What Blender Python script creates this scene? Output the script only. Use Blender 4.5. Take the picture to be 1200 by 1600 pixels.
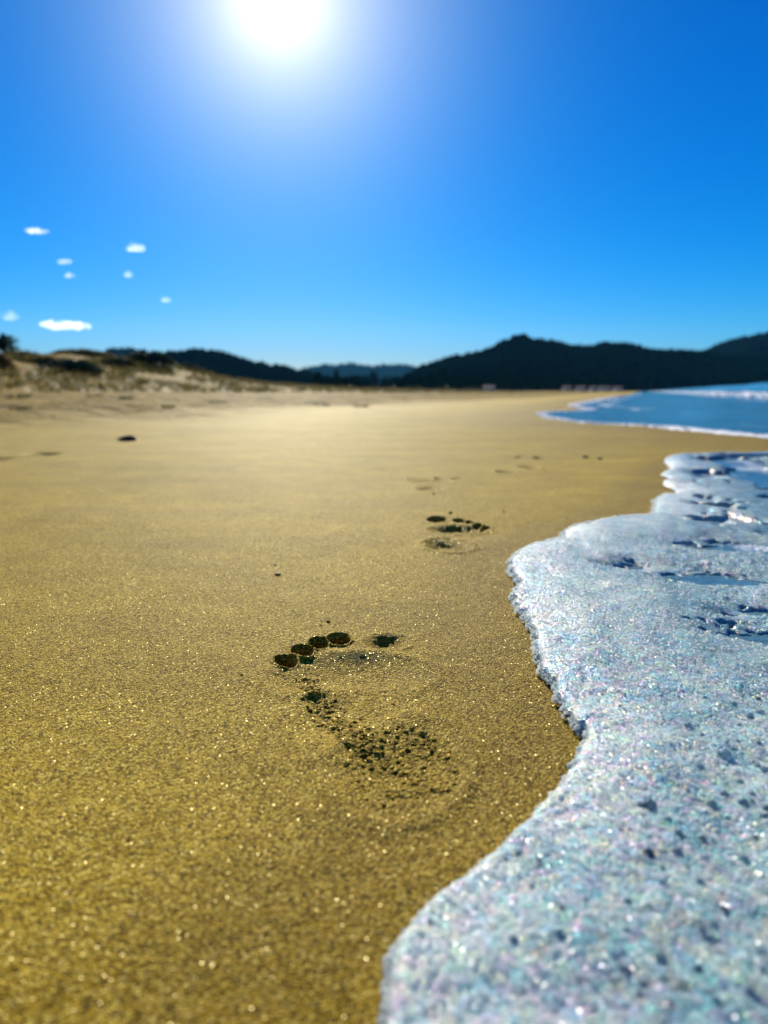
import bpy, math, random
import numpy as np
from mathutils import Vector

# ---------------------------------------------------------------- clear
for o in list(bpy.data.objects):
    bpy.data.objects.remove(o)
sc = bpy.context.scene
COL = sc.collection
random.seed(7)
RNG = np.random.default_rng(11)
R = math.radians

# ---------------------------------------------------------------- camera
cam_d = bpy.data.cameras.new('camera')
cam = bpy.data.objects.new('camera', cam_d)
COL.objects.link(cam)
cam.location = (0.0, 0.0, 0.19)
cam.rotation_euler = (R(90 - 9.22), 0, 0)
cam_d.sensor_fit = 'VERTICAL'
cam_d.sensor_height = 36.0
cam_d.sensor_width = 27.0
cam_d.lens = 36.0 * 1164.0 / 1600.0
cam_d.clip_start = 0.01
cam_d.clip_end = 60000
cam_d.dof.use_dof = True
cam_d.dof.focus_distance = 0.54
cam_d.dof.aperture_fstop = 6.6
sc.camera = cam

# ---------------------------------------------------------------- sky, sun, exposure
SUN_EL, SUN_AZ = R(25.3), R(-7.36)          # azimuth measured from +Y towards +X
SUN_DIR = Vector((math.cos(SUN_EL) * math.sin(SUN_AZ), math.cos(SUN_EL) * math.cos(SUN_AZ), math.sin(SUN_EL)))
world = bpy.data.worlds.new('World')
sc.world = world
world.use_nodes = True
wt = world.node_tree
wt.nodes.clear()


def node(t, kind, ins=None, **props):
    n = t.nodes.new(kind)
    for k, v in props.items():
        setattr(n, k, v)
    for k, v in (ins or {}).items():
        s = n.inputs[k]
        if isinstance(v, bpy.types.NodeSocket):
            t.links.new(v, s)
        else:
            s.default_value = v
    return n


def math_n(t, op, a, b=None, c=None, clamp=False):
    ins = {0: a}
    if b is not None:
        ins[1] = b
    if c is not None:
        ins[2] = c
    return node(t, 'ShaderNodeMath', ins, operation=op, use_clamp=clamp).outputs[0]


sky = node(wt, 'ShaderNodeTexSky', sky_type='NISHITA', sun_disc=False, sun_elevation=SUN_EL,
           sun_rotation=SUN_AZ, altitude=0, air_density=1.0, dust_density=0.15, ozone_density=3.0)
hsv = node(wt, 'ShaderNodeHueSaturation', {'Saturation': 1.45, 'Value': 1.0, 'Hue': 0.5, 'Color': sky.outputs[0]})
sep = node(wt, 'ShaderNodeSeparateColor', {0: hsv.outputs[0]})
red = math_n(wt, 'MULTIPLY', math_n(wt, 'POWER', math_n(wt, 'MULTIPLY', sep.outputs[0], 0.11), 1.6), 2.7)
tint = node(wt, 'ShaderNodeCombineColor', {0: red, 1: math_n(wt, 'MULTIPLY', sep.outputs[1], 0.525), 2: math_n(wt, 'MULTIPLY', sep.outputs[2], 0.93)}).outputs[0]
# bright aureole of the low sun, a property of the air in that direction
geo = node(wt, 'ShaderNodeNewGeometry')
dotn = node(wt, 'ShaderNodeVectorMath', {0: geo.outputs['Incoming'], 1: tuple(-SUN_DIR)}, operation='DOT_PRODUCT').outputs['Value']
ang = math_n(wt, 'ARCCOSINE', math_n(wt, 'MINIMUM', dotn, 0.9999999))
deg = math_n(wt, 'MULTIPLY', ang, 180 / math.pi)
lobe1 = math_n(wt, 'EXPONENT', math_n(wt, 'MULTIPLY', deg, -1 / 1.1))
lobe2 = math_n(wt, 'EXPONENT', math_n(wt, 'MULTIPLY', deg, -1 / 4.0))
lobe3 = math_n(wt, 'EXPONENT', math_n(wt, 'MULTIPLY', deg, -1 / 7.5))
aur = math_n(wt, 'ADD', math_n(wt, 'ADD', math_n(wt, 'MULTIPLY', lobe1, 4.0), math_n(wt, 'MULTIPLY', lobe2, 13.5)), math_n(wt, 'MULTIPLY', lobe3, 2.2))
aurc = node(wt, 'ShaderNodeVectorMath', {0: (1.05, 0.88, 0.55), 3: aur}, operation='SCALE').outputs[0]
tot = node(wt, 'ShaderNodeVectorMath', {0: tint, 1: aurc}, operation='ADD').outputs[0]
sp2 = node(wt, 'ShaderNodeSeparateColor', {0: tot})
tot = node(wt, 'ShaderNodeCombineColor', {0: math_n(wt, 'DIVIDE', math_n(wt, 'MULTIPLY', sp2.outputs[0], sp2.outputs[0]), math_n(wt, 'ADD', sp2.outputs[0], 0.55)), 1: sp2.outputs[1], 2: sp2.outputs[2]}).outputs[0]
bg = node(wt, 'ShaderNodeBackground', {'Color': tot, 'Strength': 0.078})
wo = node(wt, 'ShaderNodeOutputWorld', {'Surface': bg.outputs[0]})

sun_d = bpy.data.lights.new('sun', 'SUN')
sun_d.energy = 5.0
sun_d.angle = R(0.53)
sun_d.color = (1.0, 0.93, 0.80)
sun = bpy.data.objects.new('sun', sun_d)
COL.objects.link(sun)
sun.rotation_euler = (-SUN_DIR).to_track_quat('-Z', 'Y').to_euler()

vs = sc.view_settings
vs.view_transform = 'Standard'
vs.look = 'None'
vs.exposure = 0.5
vs.gamma = 1.0
vs.use_curve_mapping = False
sc.render.engine = 'CYCLES'
sc.cycles.use_denoising = True
sc.cycles.max_bounces = 8
sc.cycles.transparent_max_bounces = 12
sc.cycles.volume_bounces = 4
sc.cycles.sample_clamp_indirect = 6.0

# ---------------------------------------------------------------- numeric helpers


def _hash(ix, iy, seed):
    h = (ix.astype(np.int64) * 374761393 + iy.astype(np.int64) * 668265263 + seed * 974634777) & 0xFFFFFFFF
    h = ((h ^ (h >> 13)) * 1274126177) & 0xFFFFFFFF
    h = ((h ^ (h >> 16)) * 2246822519) & 0xFFFFFFFF
    return h ^ (h >> 15)


def noise(x, y, seed=0):
    """gradient noise, about -0.7 .. 0.7"""
    x = np.asarray(x, float)
    y = np.asarray(y, float)
    x0 = np.floor(x)
    y0 = np.floor(y)
    fx, fy = x - x0, y - y0
    ux = fx * fx * fx * (fx * (fx * 6 - 15) + 10)
    uy = fy * fy * fy * (fy * (fy * 6 - 15) + 10)
    out = 0
    for dx in (0, 1):
        for dy in (0, 1):
            a = _hash(x0 + dx, y0 + dy, seed) / 4294967296.0 * 2 * math.pi
            g = np.cos(a) * (fx - dx) + np.sin(a) * (fy - dy)
            out = out + g * (ux if dx else 1 - ux) * (uy if dy else 1 - uy)
    return out


def fbm(x, y, seed=0, octv=4, gain=0.5):
    v, a = 0, 1.0
    for k in range(octv):
        v = v + a * noise(x * 2 ** k + 17.3 * k, y * 2 ** k - 9.1 * k, seed + k)
        a *= gain
    return v


def sstep(a, b, v):
    t = np.clip((v - a) / (b - a), 0, 1)
    return t * t * (3 - 2 * t)


SHORE = R(19.0)                              # heading of the waterline from +Y towards +X
CS, SN = math.cos(SHORE), math.sin(SHORE)


def to_sl(x, y):                             # s: metres out to sea, l: metres along the beach
    return x * CS - y * SN, x * SN + y * CS


def from_sl(s, l):
    return s * CS + l * SN, -s * SN + l * CS


def smooth_line(pts, n):
    """Catmull-Rom through pts"""
    p = np.array(pts, float)
    p = np.vstack([2 * p[0] - p[1], p, 2 * p[-1] - p[-2]])
    out = []
    for i in range(1, len(p) - 2):
        t = np.linspace(0, 1, n, endpoint=False)[:, None]
        a, b, c, d = p[i - 1], p[i], p[i + 1], p[i + 2]
        out.append(0.5 * (2 * b + (c - a) * t + (2 * a - 5 * b + 4 * c - d) * t ** 2 + (3 * b - a - 3 * c + d) * t ** 3))
    out.append(p[-2][None])
    return np.vstack(out)


def line_sdf(x, y, line):
    """signed distance to an open polyline (positive on its left when walked) and the outward unit vector"""
    x = x.ravel()
    y = y.ravel()
    best = np.full(x.shape, 1e30)
    bx = np.zeros_like(x)
    by = np.zeros_like(x)
    sg = np.ones_like(x)
    for i in range(len(line) - 1):
        ax, ay = line[i]
        dx, dy = line[i + 1] - line[i]
        L2 = dx * dx + dy * dy + 1e-18
        t = np.clip(((x - ax) * dx + (y - ay) * dy) / L2, 0, 1)
        qx, qy = ax + t * dx, ay + t * dy
        d2 = (x - qx) ** 2 + (y - qy) ** 2
        m = d2 < best
        best[m] = d2[m]
        bx[m] = qx[m]
        by[m] = qy[m]
        cr = dx * (y - ay) - dy * (x - ax)
        sg[m] = np.where(cr[m] >= 0, 1.0, -1.0)
    d = np.sqrt(best)
    nx, ny = x - bx, y - by
    ln = np.maximum(d, 1e-9)
    return sg * d, -sg * nx / ln, -sg * ny / ln      # outward = towards the negative side


def graded(stops, start, end):
    """coordinates from start to end, step given by a function"""
    v = [start]
    while v[-1] < end:
        v.append(v[-1] + stops(v[-1]))
    return np.array(v)


def mesh_np(name, verts, faces, mat=None, parent=None, smooth=True, attrs=None, normals=None):
    """faces: (n,3) or (n,4) int array"""
    me = bpy.data.meshes.new(name)
    verts = np.ascontiguousarray(verts, dtype=np.float32)
    faces = np.ascontiguousarray(faces, dtype=np.int32)
    k = faces.shape[1]
    me.vertices.add(len(verts))
    me.vertices.foreach_set('co', verts.ravel())
    me.loops.add(faces.size)
    me.loops.foreach_set('vertex_index', faces.ravel())
    me.polygons.add(len(faces))
    me.polygons.foreach_set('loop_start', np.arange(0, faces.size, k, dtype=np.int32))
    me.polygons.foreach_set('loop_total', np.full(len(faces), k, dtype=np.int32))
    me.polygons.foreach_set('use_smooth', np.full(len(faces), smooth))
    for an, av in (attrs or {}).items():
        at = me.attributes.new(an, 'FLOAT', 'POINT')
        at.data.foreach_set('value', np.ascontiguousarray(av, dtype=np.float32))
    me.update(calc_edges=True)
    if normals is not None:
        me.normals_split_custom_set_from_vertices(normals.tolist())
    if mat:
        me.materials.append(mat)
    o = bpy.data.objects.new(name, me)
    COL.objects.link(o)
    if parent:
        o.parent = parent
    return o


def sub_mesh(name, V, F, keep, mat, parent=None, attrs=None, smooth=True, normals=None):
    f = F[keep]
    used = np.unique(f)
    remap = np.full(len(V), -1, dtype=np.int64)
    remap[used] = np.arange(len(used))
    return mesh_np(name, V[used], remap[f], mat, parent, smooth,
                   {k: a[used] for k, a in (attrs or {}).items()},
                   None if normals is None else normals[used])


def tag(o, label=None, cat=None, group=None, kind=None):
    if label:
        o['label'] = label
    if cat:
        o['category'] = cat
    if group:
        o['group'] = group
    if kind:
        o['kind'] = kind
    return o


def empty(name, loc):
    o = bpy.data.objects.new(name, None)
    COL.objects.link(o)
    o.location = loc
    o.empty_display_size = 0.1
    return o


# ---------------------------------------------------------------- materials


def new_mat(name):
    m = bpy.data.materials.new(name)
    m.use_nodes = True
    m.node_tree.nodes.clear()
    return m, m.node_tree


def ramp(t, fac, stops):
    n = node(t, 'ShaderNodeValToRGB', {'Fac': fac})
    el = n.color_ramp.elements
    while len(el) < len(stops):
        el.new(0.5)
    for e, (p, c) in zip(el, stops):
        e.position = p
        e.color = (*c, 1) if len(c) == 3 else c
    return n.outputs['Color']


def mixc(t, fac, a, b, mode='MIX'):
    n = node(t, 'ShaderNodeMix', data_type='RGBA', blend_type=mode)
    for k, v in ((0, fac), (6, a), (7, b)):
        if isinstance(v, bpy.types.NodeSocket):
            t.links.new(v, n.inputs[k])
        else:
            n.inputs[k].default_value = (*v, 1) if isinstance(v, tuple) and len(v) == 3 else v
    return n.outputs[2]


def noise_n(t, vec, scale, detail=3, rough=0.5):
    return node(t, 'ShaderNodeTexNoise', {'Vector': vec, 'Scale': scale, 'Detail': detail, 'Roughness': rough}).outputs['Fac']


def simple_mat(name, c1, c2, scale, rough=0.8, spec=0.3, bump=0.0, bscale=None, trans=0.0):
    m, t = new_mat(name)
    pos = node(t, 'ShaderNodeNewGeometry').outputs['Position']
    n = noise_n(t, pos, scale, 4, 0.6)
    c = ramp(t, n, [(0.3, c1), (0.7, c2)])
    ins = {'Base Color': c, 'Roughness': rough, 'Specular IOR Level': spec}
    if bump:
        b = node(t, 'ShaderNodeBump', {'Height': noise_n(t, pos, bscale or scale * 4, 4), 'Strength': 1.0, 'Distance': bump})
        ins['Normal'] = b.outputs[0]
    p = node(t, 'ShaderNodeBsdfPrincipled', ins)
    out = p.outputs[0]
    if trans:
        tr = node(t, 'ShaderNodeBsdfTranslucent', {'Color': c})
        out = node(t, 'ShaderNodeMixShader', {0: trans, 1: out, 2: tr.outputs[0]}).outputs[0]
    node(t, 'ShaderNodeOutputMaterial', {'Surface': out})
    return m


def make_sand():
    m, t = new_mat('sand')
    g = node(t, 'ShaderNodeNewGeometry')
    pos = g.outputs['Position']
    dry = node(t, 'ShaderNodeAttribute', attribute_name='dry').outputs['Fac']
    # grain colours
    vor = node(t, 'ShaderNodeTexVoronoi', {'Vector': pos, 'Scale': 950.0}, feature='F1')
    rnd = node(t, 'ShaderNodeSeparateColor', {0: vor.outputs['Color']})
    grain = ramp(t, rnd.outputs[0], [(0.0, (0.06, 0.034, 0.001)), (0.30, (0.325, 0.207, 0.006)), (0.70, (0.58, 0.39, 0.020)), (1.0, (0.90, 0.72, 0.14))])
    tone = ramp(t, noise_n(t, pos, 9.0, 5, 0.6), [(0.3, (0.84, 0.82, 0.80)), (0.7, (1.08, 1.08, 1.08))])
    tone2 = ramp(t, noise_n(t, node(t, 'ShaderNodeMapping', {'Vector': pos, 'Rotation': (0, 0, -0.3), 'Scale': (0.8, 2.6, 1)}).outputs[0], 1.6, 5, 0.6), [(0.35, (0.86, 0.85, 0.84)), (0.62, (1.06, 1.05, 1.04))])
    c1 = mixc(t, 1.0, mixc(t, 1.0, grain, tone, 'MULTIPLY'), tone2, 'MULTIPLY')
    drycol = ramp(t, noise_n(t, pos, 2.5, 5, 0.65), [(0.25, (0.32, 0.215, 0.045)), (0.75, (0.50, 0.36, 0.10))])
    wrack = ramp(t, noise_n(t, pos, 2.4, 6, 0.72), [(0.45, (1.05, 1.03, 1.0)), (0.60, (0.40, 0.39, 0.26))])
    drycol = mixc(t, 1.0, drycol, wrack, 'MULTIPLY')
    col = mixc(t, dry, c1, drycol)
    wet = node(t, 'ShaderNodeAttribute', attribute_name='wet').outputs['Fac']
    col = mixc(t, wet, col, mixc(t, 1.0, col, (0.64, 0.62, 0.68), 'MULTIPLY'))
    # grain relief
    h1 = noise_n(t, pos, 620.0, 2, 0.5)
    h2 = noise_n(t, pos, 95.0, 3, 0.6)
    hv = math_n(t, 'MULTIPLY', vor.outputs['Distance'], -1.1)
    hh = math_n(t, 'ADD', math_n(t, 'ADD', math_n(t, 'MULTIPLY', h1, 0.8), math_n(t, 'MULTIPLY', h2, 0.3)), hv)
    hh = math_n(t, 'MULTIPLY', hh, math_n(t, 'MULTIPLY_ADD', wet, -0.45, 1.0))
    trod = math_n(t, 'MULTIPLY', math_n(t, 'MULTIPLY', noise_n(t, pos, 4.0, 5, 0.65), dry), 200.0)
    hh = math_n(t, 'ADD', hh, trod)
    bump = node(t, 'ShaderNodeBump', {'Height': hh, 'Strength': 1.0, 'Distance': 0.0016})
    pr = node(t, 'ShaderNodeBsdfPrincipled', {'Base Color': col, 'Roughness': 0.72, 'Specular IOR Level': math_n(t, 'MULTIPLY_ADD', dry, -0.045, 0.06),
                                              'Specular Tint': (1.0, 0.85, 0.5, 1), 'Normal': bump.outputs[0]})
    keep = math_n(t, 'MULTIPLY_ADD', dry, -0.85, 1.0)
    # glassy grain faces, each with a tilt of its own
    sh = pr.outputs[0]
    for scale, lo, tilt, rough, amt, cr in ((1100.0, 0.70, 1.5, 0.34, 0.26, 0.42), (620.0, 0.90, 1.4, 0.33, 0.20, 0.22), (100.0, 0.90, 0.8, 0.30, 0.26, 0.040)):
        v = node(t, 'ShaderNodeTexVoronoi', {'Vector': pos, 'Scale': scale}, feature='F1')
        sp = node(t, 'ShaderNodeSeparateColor', {0: v.outputs['Color']})
        off = node(t, 'ShaderNodeVectorMath', {0: v.outputs['Color'], 1: (0.5, 0.5, 0.5)}, operation='SUBTRACT').outputs[0]
        off = node(t, 'ShaderNodeVectorMath', {0: off, 3: tilt}, operation='SCALE').outputs[0]
        nn = node(t, 'ShaderNodeVectorMath', {0: g.outputs['Normal'], 1: off}, operation='ADD').outputs[0]
        nn = node(t, 'ShaderNodeVectorMath', {0: nn}, operation='NORMALIZE').outputs[0]
        wn = node(t, 'ShaderNodeTexWhiteNoise', {'Vector': v.outputs['Position']}, noise_dimensions='3D').outputs['Value']
        core = math_n(t, 'LESS_THAN', v.outputs['Distance'], cr)
        mk = math_n(t, 'MULTIPLY', math_n(t, 'GREATER_THAN', wn, lo), core)
        gl = node(t, 'ShaderNodeBsdfGlossy', {'Color': (0.30, 0.26, 0.13, 1), 'Roughness': rough, 'Normal': nn})
        sh = node(t, 'ShaderNodeMixShader', {0: math_n(t, 'MULTIPLY', math_n(t, 'MULTIPLY', mk, amt), keep), 1: sh, 2: gl.outputs[0]}).outputs[0]
    node(t, 'ShaderNodeOutputMaterial', {'Surface': sh})
    return m


def make_foam():
    m, t = new_mat('foam')
    g = node(t, 'ShaderNodeNewGeometry')
    pos = g.outputs['Position']
    v1 = node(t, 'ShaderNodeTexVoronoi', {'Vector': pos, 'Scale': 620.0}, feature='F1')
    v2 = node(t, 'ShaderNodeTexVoronoi', {'Vector': pos, 'Scale': 230.0}, feature='F1')
    v3 = node(t, 'ShaderNodeTexVoronoi', {'Vector': pos, 'Scale': 1500.0}, feature='F1')

    def dome(v, k):
        d2 = math_n(t, 'POWER', v.outputs['Distance'], 2.0)
        return math_n(t, 'MULTIPLY', math_n(t, 'SQRT', math_n(t, 'MAXIMUM', math_n(t, 'SUBTRACT', 1.0, d2), 0.0)), k)
    hh = math_n(t, 'ADD', math_n(t, 'ADD', dome(v1, 1.3), dome(v2, 0.9)), dome(v3, 0.8))
    b = node(t, 'ShaderNodeBump', {'Height': hh, 'Strength': 1.0, 'Distance': 0.00075})
    th = node(t, 'ShaderNodeSeparateColor', {0: v2.outputs['Color']})
    th1 = node(t, 'ShaderNodeSeparateColor', {0: v1.outputs['Color']})
    edge = node(t, 'ShaderNodeAttribute', attribute_name='froth').outputs['Fac']
    thin = ramp(t, th1.outputs[1], [(0.0, (0.09, 0.21, 0.23)), (0.3, (0.22, 0.39, 0.40)), (1.0, (0.36, 0.53, 0.52))])
    thick = ramp(t, th1.outputs[1], [(0.0, (0.42, 0.52, 0.50)), (0.3, (0.68, 0.75, 0.72)), (1.0, (0.86, 0.90, 0.85))])
    col = mixc(t, edge, thin, thick)
    flow = node(t, 'ShaderNodeMapping', {'Vector': pos, 'Rotation': (0, 0, 0.5), 'Scale': (1.0, 0.45, 1.0)}).outputs[0]
    col = mixc(t, 1.0, col, ramp(t, noise_n(t, flow, 16.0, 5, 0.62), [(0.36, (0.52, 0.74, 0.80)), (0.52, (0.92, 0.97, 0.98)), (0.64, (1.12, 1.10, 1.06))]), 'MULTIPLY')
    p = node(t, 'ShaderNodeBsdfPrincipled', {
        'Base Color': col, 'Roughness': 0.16, 'Specular IOR Level': 0.6, 'Normal': b.outputs[0],
        'Thin Film Thickness': math_n(t, 'MULTIPLY_ADD', th.outputs[0], 500.0, 180.0), 'Thin Film IOR': 1.33,
        'Subsurface Weight': 0.45, 'Subsurface Radius': (0.7, 0.95, 1.0), 'Subsurface Scale': 0.008})
    # bubble faces that catch the sun, tinted like soap film
    sh = p.outputs[0]
    for scale, lo, hi, tilt, rough, amt, cr in ((1000.0, 0.84, 0.35, 1.7, 0.42, 0.46, 0.42), (380.0, 0.975, 0.50, 1.6, 0.36, 0.40, 0.17)):
        v = node(t, 'ShaderNodeTexVoronoi', {'Vector': pos, 'Scale': scale}, feature='F1')
        off = node(t, 'ShaderNodeVectorMath', {0: v.outputs['Color'], 1: (0.5, 0.5, 0.5)}, operation='SUBTRACT').outputs[0]
        off = node(t, 'ShaderNodeVectorMath', {0: off, 3: tilt}, operation='SCALE').outputs[0]
        nn = node(t, 'ShaderNodeVectorMath', {0: g.outputs['Normal'], 1: off}, operation='ADD').outputs[0]
        nn = node(t, 'ShaderNodeVectorMath', {0: nn}, operation='NORMALIZE').outputs[0]
        wn = node(t, 'ShaderNodeTexWhiteNoise', {'Vector': v.outputs['Position']}, noise_dimensions='3D')
        core = math_n(t, 'LESS_THAN', v.outputs['Distance'], cr)
        thr = math_n(t, 'MULTIPLY_ADD', edge, hi - lo, lo)
        mk = math_n(t, 'MULTIPLY', math_n(t, 'GREATER_THAN', wn.outputs['Value'], thr), core)
        film = node(t, 'ShaderNodeHueSaturation', {'Saturation': 0.22 if scale > 500 else 0.7, 'Value': 0.55, 'Color': wn.outputs['Color']}).outputs[0]
        film = mixc(t, 0.5 if scale > 500 else 0.15, film, (0.5, 0.5, 0.48))
        gl = node(t, 'ShaderNodeBsdfGlossy', {'Color': film, 'Roughness': rough, 'Normal': nn})
        sh = node(t, 'ShaderNodeMixShader', {0: math_n(t, 'MULTIPLY', mk, amt), 1: sh, 2: gl.outputs[0]}).outputs[0]
    node(t, 'ShaderNodeOutputMaterial', {'Surface': sh})
    return m


def make_bubble(name, dark):
    m, t = new_mat(name)
    g = node(t, 'ShaderNodeNewGeometry')
    rnd = g.outputs['Random Per Island']
    if dark:
        col = ramp(t, rnd, [(0.0, (0.05, 0.12, 0.20)), (1.0, (0.22, 0.34, 0.44))])
    else:
        col = ramp(t, rnd, [(0.0, (0.42, 0.55, 0.64)), (0.25, (0.80, 0.86, 0.86)), (1.0, (0.92, 0.94, 0.90))])
    wn = node(t, 'ShaderNodeTexWhiteNoise', {'W': rnd}, noise_dimensions='1D').outputs['Value']
    p = node(t, 'ShaderNodeBsdfPrincipled', {
        'Base Color': col, 'Roughness': 0.34 if dark else 0.30, 'Specular IOR Level': 0.3 if dark else 0.5,
        'Thin Film Thickness': math_n(t, 'MULTIPLY_ADD', wn, 550.0, 150.0), 'Thin Film IOR': 1.33})
    tl = node(t, 'ShaderNodeBsdfTranslucent', {'Color': col})
    tp = node(t, 'ShaderNodeBsdfTransparent', {'Color': (0.75, 0.86, 0.92, 1) if dark else (0.95, 0.98, 1.0, 1)})
    body = node(t, 'ShaderNodeMixShader', {0: 0.62, 1: p.outputs[0], 2: tl.outputs[0]})
    mx = node(t, 'ShaderNodeMixShader', {0: 0.35 if dark else 0.45, 1: body.outputs[0], 2: tp.outputs[0]})
    node(t, 'ShaderNodeOutputMaterial', {'Surface': mx.outputs[0]})
    return m


def make_water(name, deep, shallow):
    m, t = new_mat(name)
    pos = node(t, 'ShaderNodeNewGeometry').outputs['Position']
    fo = node(t, 'ShaderNodeAttribute', attribute_name='foam').outputs['Fac']
    n1 = noise_n(t, pos, 5.0, 4, 0.6)
    base = ramp(t, n1, [(0.3, deep), (0.7, shallow)])
    st = noise_n(t, node(t, 'ShaderNodeMapping', {'Vector': pos, 'Rotation': (0, 0, SHORE), 'Scale': (2.2, 0.5, 1)}).outputs[0], 2.2, 6, 0.7)
    fm = math_n(t, 'MULTIPLY_ADD', math_n(t, 'SUBTRACT', math_n(t, 'ADD', st, fo), 1.0), 6.0, 0.0, clamp=True)
    b = node(t, 'ShaderNodeBump', {'Height': noise_n(t, pos, 16.0, 4, 0.6), 'Strength': 0.7, 'Distance': 0.012})
    w = node(t, 'ShaderNodeBsdfPrincipled', {'Base Color': base, 'Roughness': 0.12, 'IOR': 1.33, 'Normal': b.outputs[0]})
    fb = node(t, 'ShaderNodeBump', {'Height': noise_n(t, pos, 40.0, 4, 0.7), 'Strength': 1.0, 'Distance': 0.02})
    f = node(t, 'ShaderNodeBsdfPrincipled', {'Base Color': (0.82, 0.87, 0.90, 1), 'Roughness': 0.5, 'Normal': fb.outputs[0]})
    mx = node(t, 'ShaderNodeMixShader', {0: fm, 1: w.outputs[0], 2: f.outputs[0]})
    node(t, 'ShaderNodeOutputMaterial', {'Surface': mx.outputs[0]})
    return m


M_SAND = make_sand()
M_FOAM = make_foam()
M_BUB = make_bubble('bubble_film', False)
M_BUBD = make_bubble('large_bubble_film', True)
M_SEA = make_water('sea_water', (0.03, 0.13, 0.18), (0.08, 0.24, 0.28))
M_SWASH = make_water('swash_water', (0.05, 0.14, 0.17), (0.11, 0.23, 0.25))
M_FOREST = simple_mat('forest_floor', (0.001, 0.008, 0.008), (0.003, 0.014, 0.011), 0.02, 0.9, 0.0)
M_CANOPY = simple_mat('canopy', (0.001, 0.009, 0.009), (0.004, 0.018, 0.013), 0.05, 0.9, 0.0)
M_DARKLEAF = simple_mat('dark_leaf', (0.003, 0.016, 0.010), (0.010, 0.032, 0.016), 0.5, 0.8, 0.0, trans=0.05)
M_LEAF = simple_mat('leaf', (0.018, 0.045, 0.018), (0.05, 0.085, 0.030), 0.7, 0.6, 0.3, trans=0.25)
M_SHRUB = simple_mat('shrub_leaf', (0.035, 0.06, 0.035), (0.085, 0.105, 0.05), 1.3, 0.6, 0.3, trans=0.2)
M_GRASS = simple_mat('dune_grass', (0.095, 0.11, 0.025), (0.30, 0.22, 0.06), 0.8, 0.6, 0.3, trans=0.3)
M_BARK = simple_mat('bark', (0.035, 0.025, 0.018), (0.09, 0.065, 0.045), 3.0, 0.9, 0.2)
M_STONE = simple_mat('dark_stone', (0.018, 0.020, 0.020), (0.05, 0.05, 0.045), 60.0, 0.85, 0.15, 0.001, 300)
M_WEED = simple_mat('dried_weed', (0.03, 0.024, 0.012), (0.08, 0.06, 0.025), 90.0, 0.7, 0.3)
M_CLOD = simple_mat('wet_sand_clod', (0.10, 0.06, 0.012), (0.24, 0.16, 0.04), 700.0, 0.7, 0.3, 0.0006, 900)
M_WALL = simple_mat('house_wall', (0.50, 0.52, 0.52), (0.66, 0.67, 0.66), 0.3, 0.8, 0.2)
M_ROOF = simple_mat('house_roof', (0.16, 0.10, 0.08), (0.30, 0.20, 0.16), 0.6, 0.8, 0.2)
M_PANE = simple_mat('window_glass', (0.02, 0.03, 0.04), (0.04, 0.05, 0.06), 0.5, 0.1, 0.5)

# ---------------------------------------------------------------- waterlines (metres)
FOAM_EDGE = [(9.0, 2.9), (4.0, 2.75), (2.2, 2.62), (1.5441, 2.4636), (1.3373, 2.3585), (1.1666, 2.262), (0.991, 2.2166), (0.8681, 2.1945), (0.799, 2.1106),
             (0.7393, 1.9779), (0.7058, 1.8607), (0.6908, 1.7997), (0.6557, 1.7425), (0.6209, 1.6758), (0.6082, 1.614), (0.6089, 1.579),
             (0.5869, 1.5565), (0.5555, 1.4926), (0.5464, 1.4336), (0.538, 1.379), (0.518, 1.3449), (0.4881, 1.3203), (0.4546, 1.2516),
             (0.4227, 1.1702), (0.4026, 1.1214), (0.3705, 1.1041), (0.3319, 1.0873), (0.2887, 1.0501), (0.2505, 1.0056), (0.2275, 0.9518),
             (0.2177, 0.9269), (0.1957, 0.911), (0.1649, 0.8735), (0.1436, 0.829), (0.1318, 0.7827), (0.1279, 0.7546), (0.1290, 0.7233),
             (0.1300, 0.7085), (0.1208, 0.6852), (0.114, 0.6549), (0.1126, 0.6233), (0.1137, 0.5928), (0.1143, 0.5681), (0.1105, 0.538),
             (0.1057, 0.5109), (0.1044, 0.4862), (0.1048, 0.4637), (0.1064, 0.448), (0.1052, 0.4286), (0.105, 0.4082), (0.1065, 0.3919),
             (0.1083, 0.3864), (0.1047, 0.3752), (0.0966, 0.3578), (0.0885, 0.3419), (0.0795, 0.3272), (0.0693, 0.3126), (0.0592, 0.2986),
             (0.0493, 0.2871), (0.0433, 0.2784), (0.0341, 0.2674), (0.0258, 0.2587), (0.0192, 0.2515), (0.0128, 0.2436), (0.0073, 0.2365),
             (0.0026, 0.2274), (0.0004, 0.2189), (-0.0012, 0.2083), (-0.0023, 0.1987), (-0.0036, 0.1815), (-0.0065, 0.1601),
             (-0.02, 0.05), (0.0, -0.4), (-0.1, -1.5), (-0.4, -4.0)]
SEA_EDGE = [(12.0, 1.9), (5.0, 2.3), (2.2, 2.62), (1.80, 2.82), (1.6267, 3.1662), (1.5457, 3.4084), (1.4934, 3.8828), (1.3075, 4.252), (1.1785, 4.6016), (1.1462, 5.128),
            (1.1695, 5.7158), (1.2382, 6.104), (1.3948, 6.5486), (1.6584, 6.9535), (1.9249, 7.2914), (2.1107, 7.7964), (2.2268, 8.8707),
            (2.359, 9.6283), (2.9354, 11.3187), (4.606, 16.1828), (7.2943, 23.8629), (12.3513, 37.8), (29, 87), (80, 235), (250, 728), (1050, 3050)]

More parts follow.
